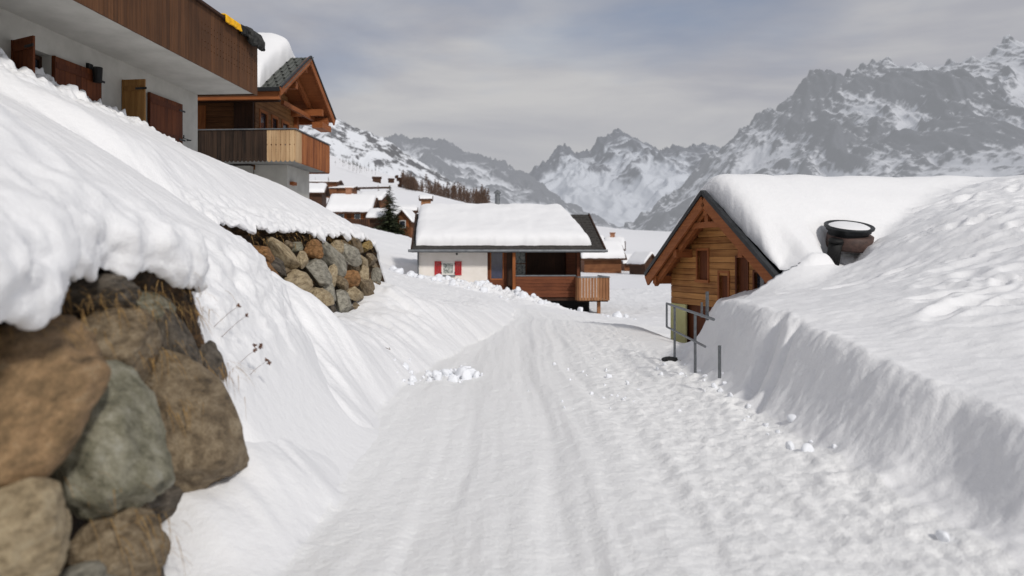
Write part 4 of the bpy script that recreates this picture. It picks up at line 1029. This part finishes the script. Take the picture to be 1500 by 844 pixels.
# snow blanket of the roof (front end; the field snow covers the rest)
def topc(S, W):   # roof height
    return CAPEX+.0-CSL*np.sqrt(W*W+.02)+.06
nn = (90, 150); a_ = np.linspace(0,1,nn[0]); b_ = np.linspace(0,1,nn[1]); A2, B2 = np.meshgrid(a_, b_)
S = .10+A2**1.4*2.1; W = -2.30+B2*5.1
e = np.minimum(S-.10, np.where(W < 0, W+2.30, 9)); r_ = np.clip(e/.42, 0, 1)
S2 = S-np.sin(np.pi*np.clip(r_*1.2,0,1))*.06+.03*fbm(S*3,W*3,3,120)*(1-r_)
def gz_sw(s_, w_): return ground_z(CA[0]+s_*CR[0]+w_*CW[0], CA[1]+s_*CR[1]+w_*CW[1])[0]
rt = topc(S, W)
fzc = gz_sw(np.maximum(S2, .86), np.minimum(W, 2.38)); bw = sst(-1.3, -.9, W)
tgt = fzc*bw+roof_snow_top(S2, W)*(1-bw)
prof = np.sqrt(np.clip(1-(1-r_)**2.2, 0, 1))
Zt = rt-.01+(np.maximum(tgt, rt)+.045-rt)*prof
fz_ = gz_sw(S2, W); fo_ = gz_sw(S2, W*0+2.55)
bl_ = sst(1.3, 2.42, W)*(1-sst(.3, .70, S))
Zt = Zt*(1-bl_)+np.maximum(fo_+.02, rt+.03)*bl_
Zt = Zt-.12*sst(1.35, 2.1, S)
low = sst(2.42, 2.7, W); Zt = Zt*(1-low)+np.minimum(Zt, fz_-.05)*low
lx_ = S2; ly_ = -W
fast_mesh('roof_snow', np.stack([lx_, ly_, Zt], -1).reshape(-1, 3), grid_quads(nn[1], nn[0])[:, ::-1], [M['snow']], parent=rc, attrs={'soil': np.zeros(nn[0]*nn[1])})

# grill sunk in the roof-edge snow
gx, gy = 6.26, 14.40; gz = 1.78
gr = empty('grill', (gx, gy, gz), .1, 'dark round metal fire bowl with snow-filled rim, sunk in snow behind the gable', 'grill')
MB().lathe([(.0,.13),(.26,.13),(.30,.20),(.30,.34),(.335,.36),(.335,.40),(.37,.42),(.375,.46),(.36,.475),(.33,.46),(.30,.44),(0,.42)], 0, 0, 36).build('bowl', M['metal_dark'], gr, True)
MB().lathe([(0,.02),(.335,.02),(.345,.06),(.345,.27),(.30,.30),(0,.30)], .04, 0, 36).build('drum', M['brick'], gr, True)
MB().tube((-.30,-.22,-.25),(-.30,-.22,.22),.10,n=18).tube((-.30,-.22,.14),(-.05,-.05,.24),.09,n=16).tube((-.30,-.22,.20),(-.30,-.22,.26),.12,.10,18).build('leg', M['black'], gr, True)
MB().lathe([(0,.50),(.15,.495),(.25,.48),(.305,.45)], 0, 0, 30).build('snow_filling', M['snow_roof'], gr, True)

gr.rotation_euler = (R(16),0,.1); gr.scale = (1.2,1.15,.95)
# railing
rl_ = empty('railing', (2.5,11.8,0), 0, 'grey tubular steel railing running into the roadside snow bank in front of the gabled chalet', 'railing')
def rp(x, y, z): return (x-2.5, y-11.8, z)
ra, rb = (2.52,12.55), (2.42,9.0)
def rpt(y, z): t = (y-ra[1])/(rb[1]-ra[1]); return rp(ra[0]+(rb[0]-ra[0])*t, y, z)
for (y, z0, z1) in ((11.8,-.05,.86),(10.3,-.1,.86),(8.95,.2,.58)):
    MB().tube(rpt(y,z0), rpt(y,z1), .019, n=12).build('post', M['steel'], rl_, False)
MB().tube(rpt(12.5,.86), rpt(9.25,.86), .019, n=12).tube(rpt(12.5,.86), rpt(12.5,.47), .017, n=12).build('top_rail', M['steel'], rl_)
MB().tube(rpt(12.5,.48), rpt(9.7,.48), .016, n=12).build('mid_rail', M['steel'], rl_)
p0 = ray(1036,433,14.2); MB().tube((p0.x-2.5,p0.y-11.8,.45),(p0.x-2.5,p0.y-11.8,.98),.03).tube((p0.x-2.60,p0.y-11.8,.5),(p0.x-2.60,p0.y-11.8,.78),.02).build('rear_post', M['steel'], rl_)
o = D.objects.new('black_stone', boulder_mesh(77,4)); C.objects.link(o); o.data.materials.append(M['black']); o.location = (2.44,11.85,.0); o.scale = (.17,.2,.08); tag(o, 'low black stone at the foot of the front railing post', 'stone')

# ================================================================== VILLAGE
def village_house(px, pyb, d, w, dep, h, rise, rot, snow=.6, mat='hut', label='', gable=False, nwin=0, chimney=False, balcony=False, name='village_house', zbase=None, group='chalets of the village'):
    """ridge along local x (eaves face -y) unless gable=True (gable faces -y)"""
    c = ray(px, pyb, d); t = empty(name, c, R(rot), label, 'house')
    if gable: w, dep = dep, w
    root = t
    if gable:
        pass
    def g(p): return (p[1], -p[0], p[2]) if gable else p
    def addbox(mb, a, b, c_, d_, e, f):
        if gable: mb.box(c_, d_, -b, -a, e, f)
        else: mb.box(a, b, c_, d_, e, f)
    m = MB(); addbox(m, -w/2, w/2, -dep/2, dep/2, -3, h)
    for sx in (-w/2, w/2):
        vs = [g((sx,-dep/2,h)), g((sx,dep/2,h)), g((sx,0,h+rise*.92))]
        m.add(vs, [(0,1,2)])
    m.build('wall', M[mat], root)
    ov = .09*dep+.2; oz = rise*(ov/(dep/2))
    m = MB()
    for sgn in (-1, 1):
        ye = sgn*(dep/2+ov); ze = h-oz
        pts = [(-w/2-ov,ye,ze),(w/2+ov,ye,ze),(w/2+ov,0,h+rise),(-w/2-ov,0,h+rise)]
        m.add([g(p) for p in pts]+[g((p[0],p[1],p[2]-.18)) for p in pts], [(0,1,2,3),(7,6,5,4),(0,4,5,1),(1,5,6,2),(2,6,7,3),(3,7,4,0)])
    rf = m.build('roof', M['hut_dark'], root)
    if snow:
        n = (30,20); fr = (lambda S, W: (W, -S)) if gable else None
        o = roof_snow_mesh('roof_snow', root, (-w/2-ov*.7,w/2+ov*.7), (-dep/2-ov*.8,dep/2+ov*.8), lambda S, W: h+rise-(rise+oz)*np.abs(W)/(dep/2+ov), snow, M['snow_roof'], int(px) % 7, n=n, frame=fr, wob=.1)
    for k in range(nwin):
        x = -w/2+w*(k+.7)/(nwin+.4)
        m = MB(); z0 = h*.45
        fy = -dep/2 if not gable else -w/2
        if gable: x = -dep/2+dep*(k+.7)/(nwin+.4)
        m.box(x-.42,x+.42,fy-.05,fy-.01,z0,z0+1.0)
        wn = m.build('window', M['white_paint'], root); MB().box(x-.34,x+.34,fy-.07,fy-.055,z0+.08,z0+.92).build('pane', M['glass_dark'], wn)
        [MB().box(x+q_,x+q_+.38,fy-.08,fy-.02,z0-.05,z0+1.05).build('shutter', M['orange_wood'], root) for q_ in (-.85,.47)]
    if chimney:
        MB().box(-w*.12-.4,-w*.12+.4,-.4,.4,h+rise*.5,h+rise+1.3).box(-w*.12-.5,-w*.12+.5,-.5,.5,h+rise+1.31,h+rise+1.45).build('chimney', M['chim_brick'], root)
    if balcony:
        bl = boards_panel(w*1.05, .9, (-w*.52,-dep/2-1.2,h*.12), (1,0,0), (0,0,1), (0,-1,0), .3, .05, .04); bl.build('balcony', M['hut_dark'], root)
        MB().box(-w*.52,w*.52,-dep/2-1.19,-dep/2,h*.08,h*.12).build('balcony_floor', M['hut_dark'], root)
    return t
village_house(518,335,112,5.6,6,2.6,1.9,0,.75,'hut','village chalet with a long snowy roof and brick chimney, left of the spruce',nwin=2,chimney=True,balcony=True)
village_house(458,292,135,4.0,5,1.2,1.2,5,.6,'hut_dark','dark village house with dormers behind the long-roofed chalet')
village_house(466,274,170,1.0*9,5,1.0,.5,3,.2,'hut','low brown hut with bare roof above the long-roofed chalet')
village_house(438,266,180,1.5,2,1.3,.7,8,.15,'hut','tiny brown gabled hut at the left, just under the chalet balcony',gable=True)
village_house(499,282,170,1.6*4,4,.9,.4,-3,.3,'hut','small brown hut with a flat snowy roof above the chimney of the long-roofed chalet')
village_house(548,303,140,4,5,1.2,1.0,-8,.7,'hut','orange-brown hut directly left of the spruce top')
village_house(566,337,103,3.8,4,1.7,.8,0,.5,'hut_dark','dark cabin behind the lower left of the spruce')
village_house(597,317,128,2.6,3,1.0,.5,6,.5,'hut','small brown shed between the spruce and the cottage roof')
village_house(596,345,100,2.2,2.8,2.0,1.2,-14,.35,'hut','steep-gabled brown cabin right of the spruce with a balcony',gable=True,nwin=1)
village_house(624,303,118,1.5,1.6,1.3,.4,6,.2,'tan_boards','tall narrow tan wooden hut above the left end of the cottage roof')
village_house(878,390,105,5.0,5,1.4,1.5,4,.8,'hut','long orange-brown chalet just right of the cottage roof',nwin=0)
village_house(900,386,128,2.6,4,2.6,1.1,-8,.9,'hut','tall snow-capped chalet with a brick chimney behind the cottage terrace',chimney=True)
village_house(919,394,112,1.8,3,1.0,.8,10,.5,'hut','low orange hut between the cottage and the gabled log chalet')
village_house(942,398,98,1.9,3.2,1.3,1.0,28,.35,'hut_dark','dark gabled barn at the left eave of the log chalet',gable=True)
village_house(862,372,150,5,5,1.6,1.5,0,.8,'hut_dark','dark snow-roofed house partly hidden behind the cottage roof')
hut0 = None
for i, (px, py) in enumerate(((552,264),(573,264),(585,262),(588,267),(586,272),(581,258),(596,264))):
    c = ray(px, py+1.5, 300)
    if hut0 is None:
        hut0 = empty('hay_barn', c, R(10), 'tiny dark hay barn on the white slope above the village', 'barn', 'tiny barns on the slope')
        MB().box(-1.6,1.6,-1.2,1.2,-1,1.1).build('wall', M['hut_dark'], hut0)
        MB().prism([(-1.6,1.0),(1.6,1.0),(0,1.8)], (-1.9,0,0), (0,1,0), (0,0,1), (1,0,0), 3.8).build('roof', M['hut_dark'], hut0)
    else:
        o = copy_tree(hut0); o.location = c; o.rotation_euler = (0,0,R(i*23)); o.scale = (rl.uniform(.4,.7),)*3
# dark field wall across the slope
c0 = ray(515,276,210); c1 = ray(572,276,210); m = MB().bar((0,0,0),(c1.x-c0.x,0,c1.z-c0.z+.2),.6,.5); o = m.build('field_wall', M['dark_wood']); o.location = c0; tag(o, 'thin dark field wall crossing the white slope above the village', 'wall')

# ================================================================== TREES
def spruce_mesh(h, seed, tiers=30, per=11, leafs=16):
    rs = random.Random(seed); m = MB(); t = MB(); t.tube((0,0,-1.0),(0,0,h*.97),h*.022,h*.003,8)
    for i in range(tiers):
        f = i/(tiers-1); z = h*(.05+.93*f); L = h*.36*(1-f)**.85*rs.uniform(.85,1.1)+.04*h*.2
        for k in range(per if f < .8 else 7):
            a = rs.uniform(0, 2*math.pi); l = L*rs.uniform(.65,1.12); dz = -.18*l if f < .7 else .15*l
            t.tube((0,0,z),(math.cos(a)*l*.9,math.sin(a)*l*.9,z+dz*.9),h*.004,h*.001,4,False)
            n = max(5, int(leafs*l/(h*.27)+4))
            for j in range(n):
                u = (j+rs.random())/n; w = .32*l*(1-u*.75)*rs.uniform(.6,1.2)+.02*h
                p = Vector((math.cos(a)*l*u, math.sin(a)*l*u, z+dz*u*u+rs.uniform(-.02,.02)*h*.3))
                b_ = a+rs.choice((-1,1))*rs.uniform(.5,1.1); dv = Vector((math.cos(b_), math.sin(b_), rs.uniform(-.55,.1))).normalized()*w
                sd = Vector((-dv.y, dv.x, rs.uniform(-.3,.3)*w)).normalized()*w*.24
                m.add([p-sd*.5, p+dv*.55-sd, p+dv, p+dv*.55+sd], [(0,1,2,3)])
    return m, t
def put_spruce(px, py, d, h, label, seed, big=False, group=None):
    c = ray(px, py, d); t = empty('spruce_tree', c, 0, label, 'tree', group)
    cr, tr = spruce_mesh(h, seed, 30 if big else 14, 11 if big else 7, 18 if big else 5)
    cr.build('crown', M['needles'], t); tr.build('trunk', M['bark'], t); return t
put_spruce(571,350,98,6.9,'dark green spruce rising from the village between the chalet and the white cottage',3,True)
put_spruce(649,301,330,4.2,'single dark spruce standing in front of the brown larch wood',5)
proto = None; rt_ = random.Random(21)
small = [(502,237,5),(504,238,4),(511,240,6),(513,241,4),(517,240,8),(519,241,6),(522,243,7),(524,242,6),(527,246,5),(530,247,4),(534,246,4),(540,243,5),(550,249,5),(491,238,3),(545,250,3),(555,247,3),(498,234,3),(451,266,4),(462,264,4),(537,249,3),(507,236,4),(528,244,5)]
for i, (px, py, hp) in enumerate(small):
    d = 420 if py < 255 else 190; c = ray(px, py+1, d); h = hp*d/FPX*1.3
    if proto is None:
        proto = put_spruce(px, py+1, d, 1, 'small dark conifer scattered on the white slope above the village', 8, False, 'small conifers on the slope')
        proto.scale = (h*1.1, h*1.1, h)
    else:
        o = copy_tree(proto); o.location = c; o.scale = (h*1.1, h*1.1, h)
def larch_mesh(h, seed, nb=46):
    rs = random.Random(seed); m = MB(); t = MB(); t.tube((0,0,-1),(0,0,h),h*.016,h*.003,6)
    for i in range(nb):
        f = rs.uniform(.12,1); z = h*f; L = h*.24*(1.08-f)*rs.uniform(.6,1.1); a = rs.uniform(0, 6.283)
        e = Vector((math.cos(a)*L, math.sin(a)*L, z+L*.25)); t.tube((0,0,z), e, h*.005, h*.002, 3, False)
        for j in range(7):
            u = rs.uniform(.25,1); p = Vector((0,0,z)).lerp(e, u); dv = Vector((rs.gauss(0,1), rs.gauss(0,1), rs.gauss(.3,.8))).normalized()*h*.07
            sd = dv.cross(Vector((rs.random(),rs.random(),rs.random()))).normalized()*h*.008
            m.add([p-sd, p+sd, p+dv], [(0,1,2)])
    return m, t
lcr, ltr = larch_mesh(1, 2)
def first_larch(c, h, label, group=None):
    t = empty('larch_tree', c, 0, label, 'tree', group); t.scale = (h,h,h)
    lcr.build('crown', M['larch'], t); ltr.build('trunk', M['larch_bark'], t); return t
L0 = first_larch(ray(554,286,160), 2.0, 'lone bare brown larch on the snow left of the spruce top')
L1 = copy_tree(L0); L1.location = ray(481,275,165); L1.scale = (2.2,)*3; L1['label'] = 'lone bare grey tree behind the roof of the long-roofed chalet'
rw = random.Random(33)
for i in range(240):
    if i < 60:
        px = rw.uniform(588,613); top = 0; py = 276+(px-588)*.35+rw.uniform(-6,6); d = rw.uniform(280,330); h = rw.uniform(4.2,6.5)
    else:
        u = rw.random()**.8; px = 612+u*105; py = 285+u*17+rw.uniform(-7,5); d = rw.uniform(340,480); h = rw.uniform(5.0,8.5)
    c = ray(px, py, d); zz = zfar(c.x, c.y); c.z = max(c.z-1.5, min(c.z, zz+1))
    o = copy_tree(L0); o.location = c; o.scale = (h*1.2,h*1.2,h); o.rotation_euler = (0,0,rw.random()*6)
    o['label'] = 'bare brown larch in the wood on the slope above the cottage roof'; o['group'] = 'bare larches of the hillside wood'

# ================================================================== MOUNTAINS
def mountain(name, pts, d, run, base, mat, seed, amp, jag, power=1.3, nx=560, ny=190, curve=0, gul=.6, rockfn=None):
    px = np.array([p[0] for p in pts], float); py = np.array([p[1] for p in pts], float)
    sx = np.linspace(px[0], px[-1], nx); sy_ = np.interp(sx, px, py)
    xr = (sx-750)/FPX*d; zr = 1.6+(HOR-sy_)/FPX*d
    t = np.concatenate([np.linspace(-.25,0,24)[:-1], np.linspace(0,1,ny)])
    Tm, Xm = np.meshgrid(t, xr, indexing='ij'); Zr = np.repeat(zr[None], len(t), 0)
    Tp = np.abs(Tm); Ym = d-run*Tm
    H = Zr-base
    fall = np.where(Tm >= 0, (1-np.clip(Tm,0,1))**power, 1-Tp*3.2)
    s = H.mean()
    wx = Xm+.25*s*fbm(Xm/s*1.1, Ym/s*1.1, 3, seed+3)
    rd = .6*(ridged(wx/s*1.5, Ym/s*.55, 5, seed, .5)-.85)+.4*(ridged(wx/s*3.4+Tm*1.5, Ym/s*.7, 5, seed+5, .55)-.8)
    fine = ridged(wx/s*8, Ym/s*2.6, 5, seed+9, .58)-.8
    env = np.clip(Tp*5, 0, 1)*np.clip((1-Tm)*1.6, 0, 1)
    crest = np.exp(-(Tm/.05)**2)
    Zm = base+H*fall+s*amp*rd*env*1.0+s*jag*fine*(.35*env+crest*.75)+s*jag*.4*(ridged(Xm/s*11, Ym*0+3, 3, seed+15)-.7)*crest
    rocky = (1-np.clip(Tm,0,1)) if rockfn is None else rockfn(sx[None, :], np.clip(Tm,0,1))
    rocky = np.broadcast_to(rocky, Zm.shape)+(rd*1.5+fine*.5)*gul*np.clip(Tp*6,0,1)
    o = fast_mesh(name, np.stack([Xm, Ym, Zm], -1).reshape(-1, 3), grid_quads(len(t), nx), [mat], attrs={'rocky': np.ascontiguousarray(rocky).ravel()})
    tag(o, kind='structure'); return o
MM = {}
MM['near'] = mountain_mat('near_slope_rock', (.07,.07,.08), (.16,.16,.165), (.74,.76,.80), 24, .03, .26, .30, haze_glow=.12, soft=.04)
MM['left'] = mountain_mat('hazy_crag', (.06,.065,.085), (.13,.135,.16), (.66,.68,.73), 200, .03, .36, .30, haze_glow=.44, soft=.09)
MM['far'] = mountain_mat('far_hazy_peaks', (.06,.065,.09), (.12,.13,.16), (.60,.63,.69), 330, -.05, .36, .30, haze_glow=.40, soft=.09)
MM['right'] = mountain_mat('right_range', (.045,.05,.066), (.11,.115,.135), (.60,.615,.66), 30, .02, .34, .34, haze_glow=.42, soft=.08)
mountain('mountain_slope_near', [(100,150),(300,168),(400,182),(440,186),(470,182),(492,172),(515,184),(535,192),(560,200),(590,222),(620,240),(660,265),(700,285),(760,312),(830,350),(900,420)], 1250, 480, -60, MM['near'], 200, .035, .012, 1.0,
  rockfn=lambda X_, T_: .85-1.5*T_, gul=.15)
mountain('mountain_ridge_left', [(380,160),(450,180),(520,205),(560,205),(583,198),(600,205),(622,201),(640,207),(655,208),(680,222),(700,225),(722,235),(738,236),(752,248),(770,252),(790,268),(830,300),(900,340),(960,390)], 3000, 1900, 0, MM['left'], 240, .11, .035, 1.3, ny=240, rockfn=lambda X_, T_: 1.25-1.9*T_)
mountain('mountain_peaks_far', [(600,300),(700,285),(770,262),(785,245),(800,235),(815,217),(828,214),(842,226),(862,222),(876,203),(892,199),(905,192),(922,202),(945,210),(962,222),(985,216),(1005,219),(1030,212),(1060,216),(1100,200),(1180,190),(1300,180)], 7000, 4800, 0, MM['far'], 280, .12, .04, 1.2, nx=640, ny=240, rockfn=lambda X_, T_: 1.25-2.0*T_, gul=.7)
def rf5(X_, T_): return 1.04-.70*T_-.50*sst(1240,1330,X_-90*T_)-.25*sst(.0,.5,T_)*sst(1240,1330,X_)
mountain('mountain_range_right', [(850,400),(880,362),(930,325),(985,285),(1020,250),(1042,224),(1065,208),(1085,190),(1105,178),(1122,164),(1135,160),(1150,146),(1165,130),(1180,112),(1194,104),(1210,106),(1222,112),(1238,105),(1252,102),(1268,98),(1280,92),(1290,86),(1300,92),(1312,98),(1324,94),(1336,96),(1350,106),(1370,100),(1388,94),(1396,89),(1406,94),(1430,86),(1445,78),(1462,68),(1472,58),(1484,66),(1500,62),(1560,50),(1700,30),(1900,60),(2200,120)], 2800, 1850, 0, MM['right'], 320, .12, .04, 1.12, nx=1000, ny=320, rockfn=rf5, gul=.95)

# ================================================================== WORLD, SUN, CAMERA
SUN_AZ = R(150)      # clockwise from +Y (the view direction): to the right and a little behind
SUN_EL = R(36)
w = D.worlds.new('World'); scene.world = w; w.use_nodes = True
n = w.node_tree.nodes; l = w.node_tree.links; n.clear()
out = n.new('ShaderNodeOutputWorld'); sky = n.new('ShaderNodeTexSky'); sky.sky_type = 'NISHITA'; sky.sun_disc = False
sky.sun_elevation = SUN_EL; sky.sun_rotation = SUN_AZ; sky.altitude = 1600; sky.air_density = 1.0; sky.dust_density = 1.5
b1 = n.new('ShaderNodeBackground'); b1.inputs[1].default_value = .09; l.new(sky.outputs[0], b1.inputs[0])
tc = n.new('ShaderNodeTexCoord'); mp = n.new('ShaderNodeMapping'); mp.inputs['Scale'].default_value = (1.0,1.0,3.6); mp.inputs['Rotation'].default_value = (0,R(-9),0); l.new(tc.outputs['Generated'], mp.inputs[0])
c1 = n.new('ShaderNodeTexNoise'); c1.inputs['Scale'].default_value = 2.1; c1.inputs['Detail'].default_value = 8; c1.inputs['Roughness'].default_value = .52; c1.inputs['Distortion'].default_value = .35
l.new(mp.outputs[0], c1.inputs['Vector'])
c2 = n.new('ShaderNodeTexNoise'); c2.inputs['Scale'].default_value = 1.3; c2.inputs['Detail'].default_value = 6; l.new(mp.outputs[0], c2.inputs['Vector'])
rp1 = n.new('ShaderNodeValToRGB'); rp1.color_ramp.elements[0].position = .36; rp1.color_ramp.elements[0].color = (.36,.37,.43,1); rp1.color_ramp.elements[1].position = .64; rp1.color_ramp.elements[1].color = (.62,.615,.62,1)
e = rp1.color_ramp.elements.new(.5); e.color = (.47,.475,.515,1)
l.new(c1.outputs['Fac'], rp1.inputs[0])
sx = n.new('ShaderNodeSeparateXYZ'); l.new(tc.outputs['Generated'], sx.inputs[0])
hz = n.new('ShaderNodeMapRange'); hz.inputs[1].default_value = .02; hz.inputs[2].default_value = .20; hz.inputs[3].default_value = .75; hz.inputs[4].default_value = 0; l.new(sx.outputs['Z'], hz.inputs[0])
mxh = n.new('ShaderNodeMix'); mxh.data_type = 'RGBA'; l.new(hz.outputs[0], mxh.inputs[0]); l.new(rp1.outputs[0], mxh.inputs[6]); mxh.inputs[7].default_value = (.68,.68,.665,1)
b2 = n.new('ShaderNodeBackground'); b2.inputs[1].default_value = .89; l.new(mxh.outputs[2], b2.inputs[0])
cf = n.new('ShaderNodeMapRange'); cf.inputs[1].default_value = .36; cf.inputs[2].default_value = .56; cf.inputs[3].default_value = .35; cf.inputs[4].default_value = 1.0; l.new(c2.outputs['Fac'], cf.inputs[0])
ms = n.new('ShaderNodeMixShader'); l.new(cf.outputs[0], ms.inputs[0]); l.new(b1.outputs[0], ms.inputs[1]); l.new(b2.outputs[0], ms.inputs[2]); l.new(ms.outputs[0], out.inputs[0])
sd = D.lights.new('sun', 'SUN'); sd.energy = 2.25; sd.angle = R(6); sd.color = (1,.96,.90)
so_ = D.objects.new('sun', sd); C.objects.link(so_)
dirv = Vector((math.sin(SUN_AZ)*math.cos(SUN_EL), math.cos(SUN_AZ)*math.cos(SUN_EL), math.sin(SUN_EL)))
so_.rotation_euler = dirv.to_track_quat('Z', 'Y').to_euler(); so_.location = dirv*60
cam = D.cameras.new('camera'); co_ = D.objects.new('camera', cam); C.objects.link(co_); scene.camera = co_
co_.location = (0,0,1.6); co_.rotation_euler = (R(90),0,0); cam.sensor_width = 36; cam.lens = 27; cam.shift_y = -44/1500
cam.clip_end = 30000; cam.clip_start = .05
cam.dof.use_dof = True; cam.dof.focus_distance = 12; cam.dof.aperture_fstop = 1.25
scene.view_settings.view_transform = 'Standard'; scene.view_settings.look = 'None'; scene.view_settings.exposure = 0
scene.cycles.max_bounces = 6; scene.cycles.diffuse_bounces = 4
